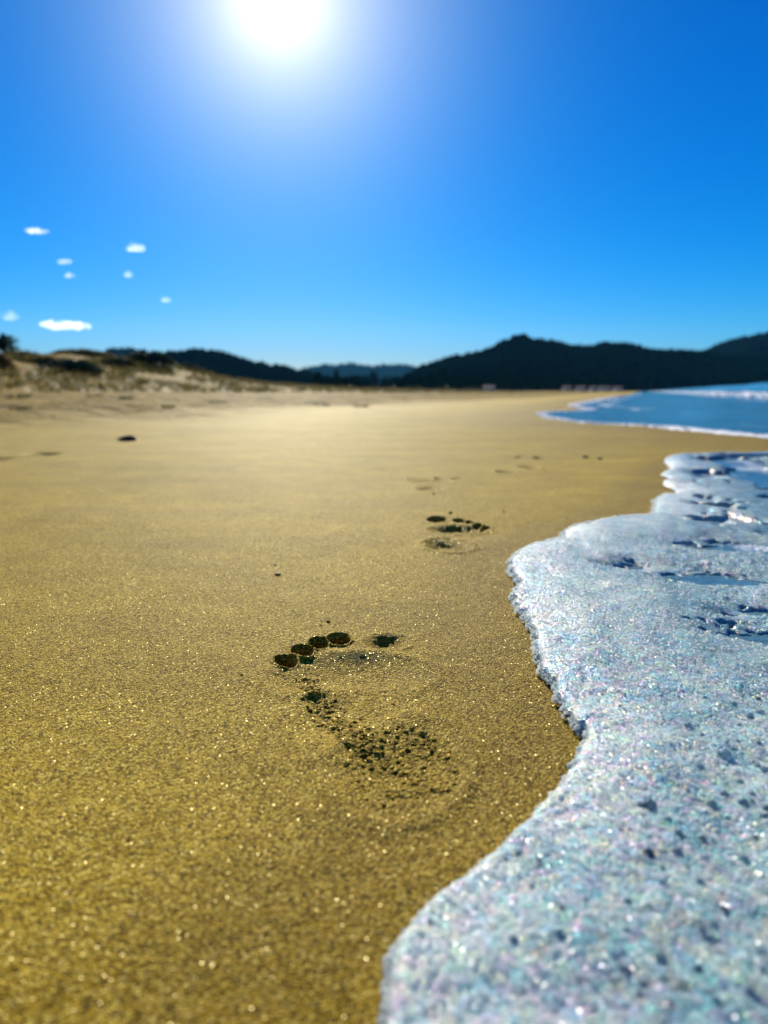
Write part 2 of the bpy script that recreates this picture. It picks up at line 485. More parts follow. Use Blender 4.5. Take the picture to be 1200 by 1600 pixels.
# ---------------------------------------------------------------- beach
# every hollow: x, y, half width, half length, depth, wall (0 soft .. 1 steep), turn, part name
F1 = [(-0.0705, 0.5050, 0.0080, 0.0125, 0.0120, 0.70, -0.35, 'toe_print'), (-0.0600, 0.5240, 0.0080, 0.0140, 0.0140, 0.75, -0.25, 'toe_print'),
      (-0.0500, 0.5430, 0.0072, 0.0125, 0.0130, 0.75, -0.2, 'toe_print'), (-0.0350, 0.5535, 0.0090, 0.0135, 0.0140, 0.75, -0.1, 'toe_print'),
      (0.0020, 0.5480, 0.0180, 0.0190, 0.0062, 0.10, 0.1, 'toe_print'),
      (-0.0190, 0.4830, 0.0500, 0.0360, 0.0054, 0.0, 0.0, 'ball_print'), (-0.0540, 0.4760, 0.0240, 0.0290, 0.0034, 0.0, 0.3, 'ball_print'),
      (-0.0310, 0.4230, 0.0230, 0.0640, 0.0034, 0.0, 0.38, 'arch_print'), (-0.0060, 0.4300, 0.0300, 0.0550, 0.0012, 0.0, 0.30, 'arch_print'),
      (0.0090, 0.3600, 0.0330, 0.0510, 0.0058, 0.0, 0.22, 'heel_print')]
F2 = [(0.0789, 1.1000, 0.0154, 0.0240, 0.0110, 0.7, 0.1, 'toe_print'), (0.1115, 1.0880, 0.0098, 0.0190, 0.0105, 0.7, 0.05, 'toe_print'),
      (0.1245, 1.0720, 0.0070, 0.0170, 0.0095, 0.7, 0.1, 'toe_print'), (0.1345, 1.0500, 0.0074, 0.0170, 0.0100, 0.7, 0.2, 'toe_print'),
      (0.1420, 1.0250, 0.0075, 0.0190, 0.0105, 0.7, 0.3, 'toe_print'),
      (0.1020, 1.0180, 0.0400, 0.0360, 0.0075, 0.5, 0.0, 'ball_print'), (0.0780, 0.9080, 0.0290, 0.0420, 0.0085, 0.4, -0.15, 'heel_print')]
F3 = [(0.0600, 1.6150, 0.0090, 0.0200, 0.0055, 0.5, -0.2, 'toe_print'), (0.1200, 1.6250, 0.0120, 0.0200, 0.0070, 0.5, 0.1, 'toe_print'), (0.1550, 1.6150, 0.0120, 0.0180, 0.0050, 0.5, 0.1, 'toe_print'),
      (0.1000, 1.5700, 0.0480, 0.0380, 0.0050, 0.4, 0.0, 'ball_print'), (0.0930, 1.4450, 0.0290, 0.0430, 0.0065, 0.4, 0.0, 'heel_print')]
F4 = [(0.3950, 2.1600, 0.0170, 0.0380, 0.0100, 0.5, 0.1, 'toe_print'), (0.4500, 2.1500, 0.0210, 0.0420, 0.0130, 0.5, 0.1, 'toe_print'),
      (0.3650, 1.8700, 0.0280, 0.0480, 0.0110, 0.4, -0.2, 'ball_print'), (0.2880, 1.7550, 0.0230, 0.0420, 0.0090, 0.4, -0.2, 'heel_print')]
F5 = [(-1.0305, 2.2400, 0.0500, 0.0700, 0.0200, 0.4, 0.1, '')]
F6 = [(-1.0900, 2.0800, 0.0450, 0.0600, 0.0140, 0.4, 0.1, '')]
PRINTS = [F1, F2, F3, F4, F5, F6]


def ell(x, y, e):
    c, s_ = math.cos(e[6]), math.sin(e[6])
    dx, dy = x - e[0], y - e[1]
    u = (dx * c - dy * s_) / e[2]
    v = (dx * s_ + dy * c) / e[3]
    return np.sqrt(u * u + v * v)


def hollows(x, y):
    z = np.zeros_like(x)
    rough = np.zeros_like(x)
    for pr in PRINTS:
        cx = np.mean([e[0] for e in pr])
        cy = np.mean([e[1] for e in pr])
        m = (np.abs(x - cx) < 0.25) & (np.abs(y - cy) < 0.45)
        if not m.any():
            continue
        xm, ym = x[m], y[m]
        k = 1.0 + 9.0 * (cy > 1.2)
        wob = 1 + 0.12 * noise(xm * 85 / math.sqrt(k), ym * 85 / math.sqrt(k), 3) + 0.10 * noise(xm * 240, ym * 240, 4)
        dep = np.zeros_like(xm)
        rim = np.zeros_like(xm)
        rg = np.zeros_like(xm)
        for e in pr:
            r = ell(xm, ym, e) * (wob if e[7] == 'toe_print' or cy > 0.6 else 1 + 0.3 * (wob - 1))
            w = 0.85 - 0.6 * e[5]
            d = e[4] * (1 - sstep(1 - w, 1.0 + 0.05, r))
            # soft union, so that the sole is one pressed shape
            dep = np.maximum(dep, d) + 0.10 * np.minimum(dep, d) if e[7] != 'toe_print' else np.maximum(dep, d)
            rim += (0.10 if e[7] == 'toe_print' else 0.22) * e[4] * np.exp(-((r - 1.15) / 0.13) ** 2)
            if cy < 1.3 and e[7] in ('heel_print', 'arch_print'):
                rg = np.maximum(rg, ((1.0 if e[7] == 'heel_print' else 0.6) if e[4] > 0.002 else 0.3) * (1 - sstep(0.75, 1.1, r)))
            elif cy < 1.3 and e[7] == 'ball_print':
                rg = np.maximum(rg, (0.6 if e[0] < -0.05 else 0.10) * (1 - sstep(0.75, 1.15, r)))
        z[m] += rim * (1 - sstep(0.0002, 0.0012, dep)) - dep
        rough[m] = np.maximum(rough[m], rg)
    return z, rough


XS_Y = [2.2, 3.17, 3.88, 4.6, 5.13, 6.1, 6.95, 7.8, 9.63, 11.3, 16.2, 23.9, 37.8, 87, 235, 728, 3050]
XS_X = [1.5, 1.627, 1.49, 1.18, 1.15, 1.24, 1.66, 2.11, 2.36, 2.94, 4.6, 7.3, 12.35, 29, 80, 250, 1050]
WET = [None]


def beach_z(x, y, dx, dy):
    """height of the sand; noise finer than the mesh is left to the material"""
    s, l = to_sl(x, y)
    dist = np.hypot(x, y)
    sp = np.maximum(dx, dy)

    def band(wave):
        return np.clip((wave / sp - 2.0) / 2.0, 0, 1)
    z = 0.010 * noise(x * 0.9, y * 0.9, 21) * sstep(0.6, 3.0, dist)
    z += 0.0035 * noise(x * 5, y * 5, 22) * sstep(0.3, 1.2, dist) * band(0.2)
    z += 0.0011 * noise(x * 22, y * 22, 23) * band(0.045)
    z += 0.0004 * noise(x * 70, y * 70, 24) * band(0.014)
    z += 0.00018 * noise(x * 180, y * 180, 25) * band(0.0055)
    z += 0.00025 * noise(x * 330, y * 330, 26) * band(0.0030)
    h, rough = hollows(x, y)
    z += h
    cl = np.abs(noise(x * 175, y * 150, 31)) + 0.8 * np.abs(noise(x * 290, y * 250, 32)) + 0.25 * noise(x * 330, y * 330, 36) - 0.28
    z += rough * 0.0013 * cl * band(0.004)
    # crumbs along the outer edge of the sole
    oe = np.exp(-((x + 0.052 - 0.42 * (0.47 - y)) / 0.0045) ** 2) * sstep(0.365, 0.385, y) * sstep(0.50, 0.48, y)
    z += oe * (0.0002 + 0.0016 * np.maximum(0, noise(x * 150, y * 150, 35))) * band(0.006)
    # lip pushed up between the toes and the ball, and crumbs on the outer edge
    z += 0.0026 * np.exp(-((x + 0.022) / 0.040) ** 2 - ((y - 0.5215 + 0.25 * (x + 0.022) ** 2 / 0.04) / 0.0085) ** 2)
    z += 0.0028 * np.exp(-((x - 0.013) / 0.012) ** 2 - ((y - 0.338) / 0.006) ** 2)
    z += 0.0004 * np.exp(-((x + 0.004) / 0.010) ** 2 - ((y - 0.378) / 0.006) ** 2)
    # the sand lies lower under the wash
    xe = np.interp(y, [-4, 0.2, 0.25, 0.39, 0.7, 0.83, 1.05, 1.32, 1.6, 2.2], [-0.4, 0, 0.02, 0.108, 0.13, 0.144, 0.29, 0.49, 0.61, 0.87])
    z -= 0.022 * sstep(0.03, 0.25, x - xe) * sstep(2.25, 2.05, y)
    # upper beach, trampled dry sand
    dryz = sstep(-2.6, -4.6, s + 0.7 * noise(l * 0.35, s * 0.5, 41))
    z += dryz * (0.02 + 0.060 * noise(x * 1.3, y * 1.3, 42) * band(0.7) + 0.045 * noise(x * 2.9, y * 2.9, 43) * band(0.33) + 0.10 * np.maximum(0, noise(x * 0.35, y * 0.35, 44)) * (1 - sstep(14, 40, l)))
    z += sstep(-4, -16, s) * (0.14 - 0.12 * sstep(20, 60, l))
    # dunes
    hd = np.interp(l, [-40, 10, 22, 26, 30, 34, 38, 42, 50, 58, 72, 95, 160, 600], [1.6, 1.5, 1.45, 1.5, 1.75, 1.75, 1.3, 1.0, 0.57, 0.36, 0.25, 0.15, 0.08, 0.05])
    prof = sstep(-15, -29, s) * (1 - 0.55 * sstep(-33, -60, s))
    bumpn = 1 + 0.35 * noise(x * 0.11, y * 0.11, 51) + 0.22 * noise(x * 0.26, y * 0.26, 52)
    z += hd * prof * bumpn + 0.16 * prof * noise(x * 0.8, y * 0.8, 53)
    # shelving under the sea
    z -= 0.05 * np.maximum(0, s - 1.2) * (s < 60) + (s >= 60) * 2.94
    WET[0] = np.maximum(sstep(-0.16, -0.02, x - xe + 0.05 * noise(y * 6, x * 3, 45)) * sstep(2.6, 2.0, y),
                        sstep(-1.3, -0.15, x - np.interp(y, XS_Y, XS_X) + 0.25 * noise(y * 0.8, x * 0.5, 46)) * sstep(1.9, 2.6, y))
    return z, np.clip(dryz, 0, 1)


def bx_step(v):
    if v < -0.12:
        d = -0.12 - v
        return 0.0010 + (0.020 * d if d < 20 else 0.4 + 0.05 * (d - 20))
    if v < 0.165:
        return 0.0010
    d = v - 0.165
    return 0.0010 + (0.030 * d if d < 20 else 0.6 + 0.06 * (d - 20))


def by_step(v):
    if v < 0.10:
        return 0.006 + 0.10 * (0.10 - v)
    if v < 0.27:
        return 0.0022
    if v < 0.60:
        return 0.0010
    d = v - 0.60
    if v < 2.2:
        return 0.0010 + 0.0078 * d
    return 0.0135 + (0.016 * (v - 2.2) if v < 25 else 0.365 + 0.05 * (v - 25))


right = graded(bx_step, -0.12, 4000)
left = -0.12 - (graded(lambda v: bx_step(-0.12 - (v - 0.0)), 0.0, 4000))[1:][::-1]
GX = np.concatenate([left, right])
back = 0.10 - graded(lambda v: by_step(0.10 - v), 0.0, 9.0)[1:][::-1]
GY = np.concatenate([back, graded(by_step, 0.10, 5000)])
X, Y = np.meshgrid(GX, GY)
DX = np.broadcast_to(np.gradient(GX)[None, :], X.shape)
DY = np.broadcast_to(np.gradient(GY)[:, None], X.shape)
xr, yr = X.ravel(), Y.ravel()
Z, DRY = beach_z(xr, yr, DX.ravel(), DY.ravel())
WETV = WET[0]
V = np.stack([xr, yr, Z], 1)
nx_, ny_ = len(GX), len(GY)
ii = (np.arange(ny_ - 1)[:, None] * nx_ + np.arange(nx_ - 1)[None, :]).ravel()
F = np.stack([ii, ii + 1, ii + nx_ + 1, ii + nx_], 1)
Zg = Z.reshape(X.shape)
gy, gx = np.gradient(Zg, GY, GX)
NRM = np.stack([-gx.ravel(), -gy.ravel(), np.ones(gx.size)], 1)
NRM /= np.linalg.norm(NRM, axis=1)[:, None]
fcx = xr[F].mean(1)
fcy = yr[F].mean(1)
owner = np.zeros(len(F), dtype=np.int32)       # 0 = open beach
piece_of = {}
pid = 0
for pi, pr in enumerate(PRINTS):
    near = np.where((np.abs(fcx - pr[-1][0]) < 0.35) & (np.abs(fcy - pr[-1][1]) < 0.45))[0]
    for name in ('heel_print', 'arch_print', 'ball_print', '', 'toe_print'):
        es = [e for e in pr if e[7] == name]
        groups = [[e] for e in es] if name == 'toe_print' else ([es] if es else [])
        for gset in groups:
            pid += 1
            piece_of[pid] = (pi, name)
            for e in gset:
                owner[near[ell(fcx[near], fcy[near], e) < 1.12]] = pid
beach = sub_mesh('beach', V, F, owner == 0, M_SAND, None, {'dry': DRY, 'wet': WETV}, True, NRM)
tag(beach, 'golden damp sand beach with paler dry sand towards the dunes', kind='structure')
FP_LABELS = ['sharp left footprint with four black toe hollows closest to the camera',
             'right footprint with dark toe marks beside the foam, second in the trail',
             'faint blurred footprint in the trail beyond the second one',
             'farthest faint footprint of the trail, level with the foam tongue',
             'longer shallow dent in the sand below the dark stone, left side',
             'fainter dent touching the left picture edge below the dark stone']
fp_roots = []
for pi, pr in enumerate(PRINTS):
    if pi < 4:
        rt = empty('footprint', (0, 0, 0))
        for k, (pp, name) in piece_of.items():
            if pp == pi:
                sub_mesh(name, V, F, owner == k, M_SAND, rt, {'dry': DRY, 'wet': WETV}, True, NRM)
    else:
        k = [k for k, (pp, n_) in piece_of.items() if pp == pi]
        rt = sub_mesh('footprint' if pi < 4 else 'sand_dent', V, F, np.isin(owner, k), M_SAND, None, {'dry': DRY, 'wet': WETV}, True, NRM)
    tag(rt, FP_LABELS[pi], 'footprint' if pi < 4 else 'dent', 'trail of footprints along the foam' if pi < 4 else None)
    fp_roots.append(rt)


def ground(x, y):
    z, _ = beach_z(np.array([float(x)]), np.array([float(y)]), np.array([0.002]), np.array([0.002]))
    return float(z[0])


# ---------------------------------------------------------------- foam tongue and the water under it
fl = smooth_line(FOAM_EDGE, 10)
seg = np.linalg.norm(np.gradient(fl, axis=0), axis=1)
arc = np.cumsum(seg)
tx = np.gradient(fl, axis=0)
tx /= np.maximum(np.linalg.norm(tx, axis=1), 1e-9)[:, None]
rr = np.hypot(fl[:, 0], fl[:, 1])
amp = np.clip(0.0035 * rr / 0.5, 0.0012, 0.008)
wob = amp * (noise(fl[:, 0] * 70, fl[:, 1] * 70, 61) + 0.6 * noise(fl[:, 0] * 190, fl[:, 1] * 190, 62))
fl = fl + np.stack([-tx[:, 1], tx[:, 0]], 1) * wob[:, None]

HOLES = [(0.3181, 0.6104, 0.013, 0.010), (0.2722, 0.5527, 0.020, 0.017), (0.2900, 0.5440, 0.012, 0.013), (0.3219, 0.7283, 0.042, 0.018), (0.3600, 0.7150, 0.030, 0.012),
         (0.4174, 0.8808, 0.055, 0.026), (0.4900, 0.8700, 0.060, 0.020), (0.2691, 0.7827, 0.011, 0.012), (0.2901, 0.6050, 0.008, 0.008), (0.2560, 0.7720, 0.02, 0.008)]


def foam_top(x, y, t):
    """height of the foam over z=0 at t metres inside its edge"""
    far = sstep(1.0, 1.6, y)
    lift = 0.0085 + 0.0045 * sstep(0.0, 0.05, t) - 0.0060 * sstep(0.10, 0.22, t)
    z = lift + 0.0040 * noise(x * 9, y * 9, 71) + 0.0055 * noise(x * 3.3, y * 3.3, 72) * sstep(0.02, 0.15, t)
    z += 0.0026 * noise(x * 34, y * 34, 73) + 0.0008 * noise(x * 95, y * 95, 74)
    z += 0.00045 * noise(x * 260, y * 260, 75) + 0.0022 * noise(x * 120, y * 130, 82) * sstep(0.12, 0.20, t)
    # thin places where the water shows
    hole = np.zeros_like(x)
    for hx, hy, a, b in HOLES:
        r = np.sqrt(((x - hx) / a) ** 2 + ((y - hy) / b) ** 2) + 1.3 * noise(x * 40, y * 60, 76) + 1.3 * noise(x * 120, y * 150, 77)
        hole = np.maximum(hole, 1 - sstep(0.35, 0.95, r))
        z *= 1 - 0.55 * np.exp(-(((x - hx) / a) ** 2 + ((y - hy) / b) ** 2) / 3.0)
    st = noise(x * 7, y * 6.5, 78) + 0.6 * noise(x * 19, y * 16, 79) + 0.35 * noise(x * 60, y * 45, 81)
    streak = sstep(-0.16, 0.04, st - 0.45 * (1 - far)) * sstep(0.03, 0.10, t) * sstep(0.85, 1.15, y)
    hole = np.maximum(hole, streak)
    z = z * (1 - hole) + hole * (-0.002)
    # ripples of the thin water farther out
    z += 0.006 * far * np.sin((y * 1.0 - 0.35 * x) * 24 + 3 * noise(x * 2.5, y * 2.5, 80)) * sstep(0.03, 0.25, t)
    return z


def fx_step(v):
    if v < 0.34:
        return 0.0016
    return 0.0016 + 0.010 * (v - 0.34) if v < 1.6 else 0.014 + 0.06 * (v - 1.6)


def fy_step(v):
    if v < 0.15:
        return 0.004 + 0.12 * (0.15 - v)
    return 0.0013 + 0.0042 * max(v - 0.3, 0)


FX = graded(fx_step, -0.035, 8.0)
FXb = -0.035 - graded(lambda v: 0.02 + 0.1 * v, 0.0, 0.5)[1:][::-1]
FX = np.concatenate([FXb, FX])
FY = np.concatenate([0.15 - graded(lambda v: fy_step(0.15 - v), 0.0, 3.5)[1:][::-1], graded(fy_step, 0.15, 2.95)])
X, Y = np.meshgrid(FX, FY)
xr, yr = X.ravel(), Y.ravel()
t_in, ox, oy = line_sdf(xr, yr, fl)
RAD = np.clip(0.0070 * np.hypot(xr, yr) / 0.45, 0.0055, 0.016)      # roundness of the foam lip
w = RAD * 1.35
ft = foam_top(xr, yr, np.maximum(t_in, 0))
lip = t_in < w
th = -0.95 + np.clip((t_in + 0.4 * w) / (1.4 * w), -0.3, 1) * (math.pi / 2 + 0.95)
topz = np.maximum(ft, 0.0045)
zc = topz * 0.5
zl = zc + topz * 0.5 * np.sin(th)
outw = RAD * np.cos(th) * 0.9
# the point of the lip: centre lies RAD inside the edge line
px_ = np.where(lip, xr - ox * (t_in - (-0.0)) * -1.0, xr)
cxl = xr + ox * t_in                                   # on the edge line
cyl = yr + oy * t_in
vx = np.where(lip, cxl - ox * w + ox * (outw + (w - RAD) * 0.0), xr)
vy = np.where(lip, cyl - oy * w + oy * (outw + (w - RAD) * 0.0), yr)
vz = np.where(lip, np.where(th < -0.95, -0.004, zl), ft)
V = np.stack([vx, vy, vz + 0.0005], 1)
nx_, ny_ = len(FX), len(FY)
ii = (np.arange(ny_ - 1)[:, None] * nx_ + np.arange(nx_ - 1)[None, :]).ravel()
F = np.stack([ii, ii + 1, ii + nx_ + 1, ii + nx_], 1)
keep = (t_in[F] > -0.45 * w[F]).all(1)
foam = sub_mesh('sea_foam', V, F, keep, M_FOAM, None, {'froth': 0.06 + 0.94 * np.exp(-np.maximum(t_in, 0) / 0.040)})
tag(foam, 'thick white bubbly sea foam tongue washing onto the sand', 'foam', kind='stuff')
# water sheet under the foam
wz = 0.0030 + 0.0012 * noise(xr * 12, yr * 12, 91) + 0.006 * sstep(1.0, 1.6, yr) * np.sin((yr - 0.35 * xr) * 24 + 3 * noise(xr * 2.5, yr * 2.5, 80)) * sstep(0.03, 0.25, t_in)
wz = np.where(t_in < 0.012, -0.003, wz)
step = np.zeros(len(F), bool)
Xs, Ys = FX[::3], FY[::3]
sel = (np.arange(0, len(FY), 3)[:, None] * len(FX) + np.arange(0, len(FX), 3)[None, :]).ravel()
V2 = np.stack([xr[sel], yr[sel], wz[sel]], 1)
n2 = len(Xs)
i2 = (np.arange(len(Ys) - 1)[:, None] * n2 + np.arange(n2 - 1)[None, :]).ravel()
F2_ = np.stack([i2, i2 + 1, i2 + n2 + 1, i2 + n2], 1)
k2 = (t_in[sel][F2_] > 0.006).all(1)
swash = sub_mesh('swash_water', V2, F2_, k2, M_SWASH, None, {'foam': np.full(len(V2), 0.49)})
tag(swash, 'thin dark sheet of water showing through gaps in the foam', kind='structure')


def ico(sub):
    import bmesh
    bm = bmesh.new()
    bmesh.ops.create_icosphere(bm, subdivisions=sub, radius=1.0)
    bm.verts.ensure_lookup_table()
    v = np.array([x.co[:] for x in bm.verts])
    f = np.array([[x.index for x in q.verts] for q in bm.faces])
    bm.free()
    return v, f


IV1, IF1 = ico(1)
IV2, IF2 = ico(2)
IV3, IF3 = ico(3)
IV4, IF4 = ico(4)


def scatter_balls(name, C, S, mat, parent=None, base=(IV2, IF2), zmin=-0.25, jitter=0.0, kind='stuff'):
    """balls at C (n,3) with radii S (n,) or (n,3), joined into one object"""
    bv, bf = base
    hi = (bv[bf][:, :, 2].max(1) > zmin)
    bf = bf[hi]
    used = np.unique(bf)
    mp = np.full(len(bv), -1)
    mp[used] = np.arange(len(used))
    bv, bf = bv[used], mp[bf]
    n, k = len(C), len(bv)
    S = np.asarray(S, float)
    if S.ndim == 1:
        S = np.repeat(S[:, None], 3, 1)
    P = bv[None] * S[:, None, :]
    if jitter:
        P = P * (1 + jitter * RNG.uniform(-1, 1, (n, k, 1)))
    P = P + C[:, None, :]
    FF = bf[None] + (np.arange(n) * k)[:, None, None]
    o = mesh_np(name, P.reshape(-1, 3), FF.reshape(-1, 3), mat, parent)
    if kind:
        o['kind'] = kind
    return o


def foam_points(n, x0, x1, y0, y1):
    x = RNG.uniform(x0, x1, n)
    y = y0 * (y1 / y0) ** RNG.uniform(0, 1, n)
    t, _, _ = line_sdf(x, y, fl[300:])
    return x, y, t


bx_, by_, bt_ = foam_points(60000, -0.01, 0.62, 0.19, 1.05)
vis = (bt_ > 0.008) & (bx_ < 0.56 * by_ + 0.03)
bx_, by_, bt_ = bx_[vis], by_[vis], bt_[vis]
den = 0.25 + 0.75 * np.exp(-bt_ / 0.05)
kp = RNG.uniform(0, 1, len(bx_)) < den
bx_, by_, bt_ = bx_[kp][:15000], by_[kp][:15000], bt_[kp][:15000]
bz_ = foam_top(bx_, by_, bt_)
ok = bz_ > 0.005
rad = np.clip(RNG.lognormal(math.log(0.00072), 0.32, len(bx_)), 0.0004, 0.0014)
scatter_balls('bubbles', np.stack([bx_, by_, bz_ + 0.0006], 1)[ok], rad[ok], M_BUB, foam, zmin=0.1)
# bubbles crowding the very edge of the froth
i_n = np.where((fl[:, 1] < 1.35) & (fl[:, 1] > 0.17))[0]
q = RNG.uniform(i_n[0], i_n[-1] - 1, 6000)
qi = q.astype(int)
ex = fl[qi] * (1 - (q - qi))[:, None] + fl[qi + 1] * (q - qi)[:, None]
nrm_ = np.stack([-tx[qi, 1], tx[qi, 0]], 1)
ins = RNG.uniform(0.0005, 0.010, len(q))
ex = ex + nrm_ * ins[:, None]
rad = np.clip(RNG.lognormal(math.log(0.0008), 0.4, len(q)), 0.0004, 0.0024)
ez = np.sqrt(np.clip(ins / 0.010, 0, 1)) * 0.0085 * RNG.uniform(0.3, 1.0, len(q)) ** 0.6
scatter_balls('edge_bubbles', np.stack([ex[:, 0], ex[:, 1], ez + 0.0006], 1), rad, M_BUB, foam, zmin=-2, base=(IV1, IF1))
bx_, by_, bt_ = foam_points(1300, 0.0, 0.32, 0.19, 0.42)
ok = (bt_ > 0.02) & (bx_ < 0.56 * by_ + 0.02) & (RNG.uniform(0, 1, len(bx_)) < sstep(0.02, 0.12, bt_) * 0.6 + 0.08)
bx_, by_, bt_ = bx_[ok], by_[ok], bt_[ok]
rad = np.clip(RNG.lognormal(math.log(0.0011), 0.40, len(bx_)), 0.0006, 0.0034)
scatter_balls('large_bubbles', np.stack([bx_, by_, foam_top(bx_, by_, bt_) + 0.0004], 1), rad, M_BUBD, foam, zmin=0.1)

# ---------------------------------------------------------------- sea
sl_ = smooth_line(SEA_EDGE[:-6], 8)
sl_ = np.vstack([sl_, np.array(SEA_EDGE[-6:])])
sw = 0.05 * noise(sl_[:, 0] * 3, sl_[:, 1] * 3, 101) + 0.02 * noise(sl_[:, 0] * 9, sl_[:, 1] * 9, 102)
sl_ = sl_ + np.stack([sw, np.zeros_like(sw)], 1)
sl_ = sl_[::-1]
SS = graded(lambda v: 0.05 if v < 9 else 0.05 + 0.06 * (v - 9), -1.9, 3200)
SLN = np.concatenate([graded(lambda v: 0.25 if v > -8 else 1.0, -16, 1.2)[:-1], graded(lambda v: 0.03 + 0.016 * max(v - 2, 0), 1.2, 4200)])
S_, L_ = np.meshgrid(SS, SLN)
sr, lr = S_.ravel(), L_.ravel()
xr, yr = from_sl(sr, lr)
ts, osx, osy = line_sdf(xr, yr, sl_)
n1 = noise(lr * 0.16, lr * 0.0 + 3.3, 111)
s1 = 2.7 + 0.35 * n1
hb = 0.155 * (0.75 + 0.5 * noise(lr * 0.5, lr * 0 + 1.1, 112)) * sstep(5, 11, lr)
br = np.exp(-np.where(sr < s1, ((sr - s1) / 0.22) ** 2, ((sr - s1) / 0.8) ** 2))
sea_z = 0.006 + 0.004 * sstep(0, 0.3, ts) + hb * br
sea_z += 0.70 * np.exp(-((sr - 7.2 - 0.3 * n1) / 1.7) ** 2) * sstep(3, 14, lr) * (0.95 + 0.1 * noise(lr * 0.2, lr * 0 + 8.0, 113))
sea_z += 0.45 * np.exp(-((sr - 16) / 3.0) ** 2) + 0.5 * np.exp(-((sr - 30) / 5.0) ** 2)
rip = sstep(0.15, 1.0, ts)
sea_z += rip * (0.012 * noise(xr * 1.6, yr * 1.6, 114) + 0.006 * noise(xr * 4.5, yr * 4.5, 115))
sea_z += rip * 0.03 * np.clip((sr - 3) / 4, 0, 1) * noise(xr * 0.9, yr * 0.9, 116)
far = np.clip((sr - 45) / 30, 0, 1)
sea_z = sea_z * (1 - far)
sea_z = np.where(ts < 0, -0.01 + 0.2 * ts, sea_z * sstep(-0.02, 0.05, ts) + 0.003)
FO = 0.30 + 0.55 * np.clip(br - 0.12, 0, 1) * sstep(5, 10, lr) + 0.70 * np.exp(-np.maximum(ts, 0) / 0.045) * sstep(3.2, 4.0, lr + 1.6)
FO += 0.22 * np.exp(-((ts - 0.45) / 0.2) ** 2) * sstep(6, 8, lr)
V = np.stack([xr, yr, sea_z], 1)
nx_, ny_ = len(SS), len(SLN)
ii = (np.arange(ny_ - 1)[:, None] * nx_ + np.arange(nx_ - 1)[None, :]).ravel()
F = np.stack([ii, ii + 1, ii + nx_ + 1, ii + nx_], 1)
sea = sub_mesh('sea', V, F, (ts[F] > -0.08).all(1), M_SEA, None, {'foam': FO})
tag(sea, 'blue sea with a low breaker rolling in beyond the sand', kind='structure')
# lumps of foam on the breaker and along the far waterline
lw = 6 + 90 * RNG.uniform(0, 1, 1500) ** 2.0
lw1 = 2.7 + 0.35 * noise(lw * 0.16, lw * 0 + 3.3, 111)
hbw = 0.155 * (0.75 + 0.5 * noise(lw * 0.5, lw * 0 + 1.1, 112)) * sstep(5, 11, lw)
dsw = RNG.normal(-0.10, 0.13, len(lw))
zw = hbw * np.exp(-np.where(dsw < 0, (dsw / 0.22) ** 2, (dsw / 0.8) ** 2))
cx, cy = from_sl(lw1 + dsw, lw)
keepw = noise(lw * 0.35, lw * 0 + 5.0, 118) > -0.18
rw = RNG.uniform(0.012, 0.036, len(lw)) * np.clip(lw / 14, 0.7, 1.6)
M_BREAK = simple_mat('breaker_foam', (0.74, 0.80, 0.84), (0.86, 0.89, 0.90), 20.0, 0.5, 0.4, 0.01, 60)
brk = scatter_balls('breaker_foam', np.stack([cx, cy, zw + 0.004], 1)[keepw], rw[keepw], M_BREAK, None, (IV2, IF2), -2, 0.18)
tag(brk, 'white tumbling foam along the crest of the low breaker', 'foam', kind='stuff')
pe = sl_[::-1]
cum = np.concatenate([[0], np.cumsum(np.linalg.norm(np.diff(pe, axis=0), axis=1))])
i_a = np.argmin(np.hypot(pe[:, 0] - 1.6, pe[:, 1] - 3.17))
i_b = np.argmin(np.hypot(pe[:, 0] - 7.3, pe[:, 1] - 23.9))
u = cum[i_a] - 0.6 + (cum[i_b] - cum[i_a]) * RNG.uniform(0, 1, 2600) ** 1.15
ex = np.interp(u, cum, pe[:, 0])
ey = np.interp(u, cum, pe[:, 1])
t_e, oxe, oye = line_sdf(ex, ey, sl_)
inn = np.abs(RNG.normal(0, 0.035, len(u))) * np.clip(ey / 6, 0.5, 2)
ex, ey = ex + (ex * 0 + CS) * inn, ey - SN * inn
thin = sstep(0.9, 1.8, np.hypot(ex - 1.9, ey - 2.6)) * 0.75 + 0.25
kk = (RNG.uniform(0, 1, len(u)) < thin) & (noise(u * 2.2, u * 0, 119) > -0.28)
re_ = RNG.uniform(0.004, 0.010, len(u)) * np.clip(ey / 7, 0.35, 1.8)
wash = scatter_balls('waterline_foam', np.stack([ex, ey, ex * 0 + 0.008], 1)[kk], re_[kk], M_BREAK, None, (IV1, IF1), -2, 0.15)
tag(wash, 'thin white lace of foam along the far waterline', 'foam', kind='stuff')

# ---------------------------------------------------------------- hills


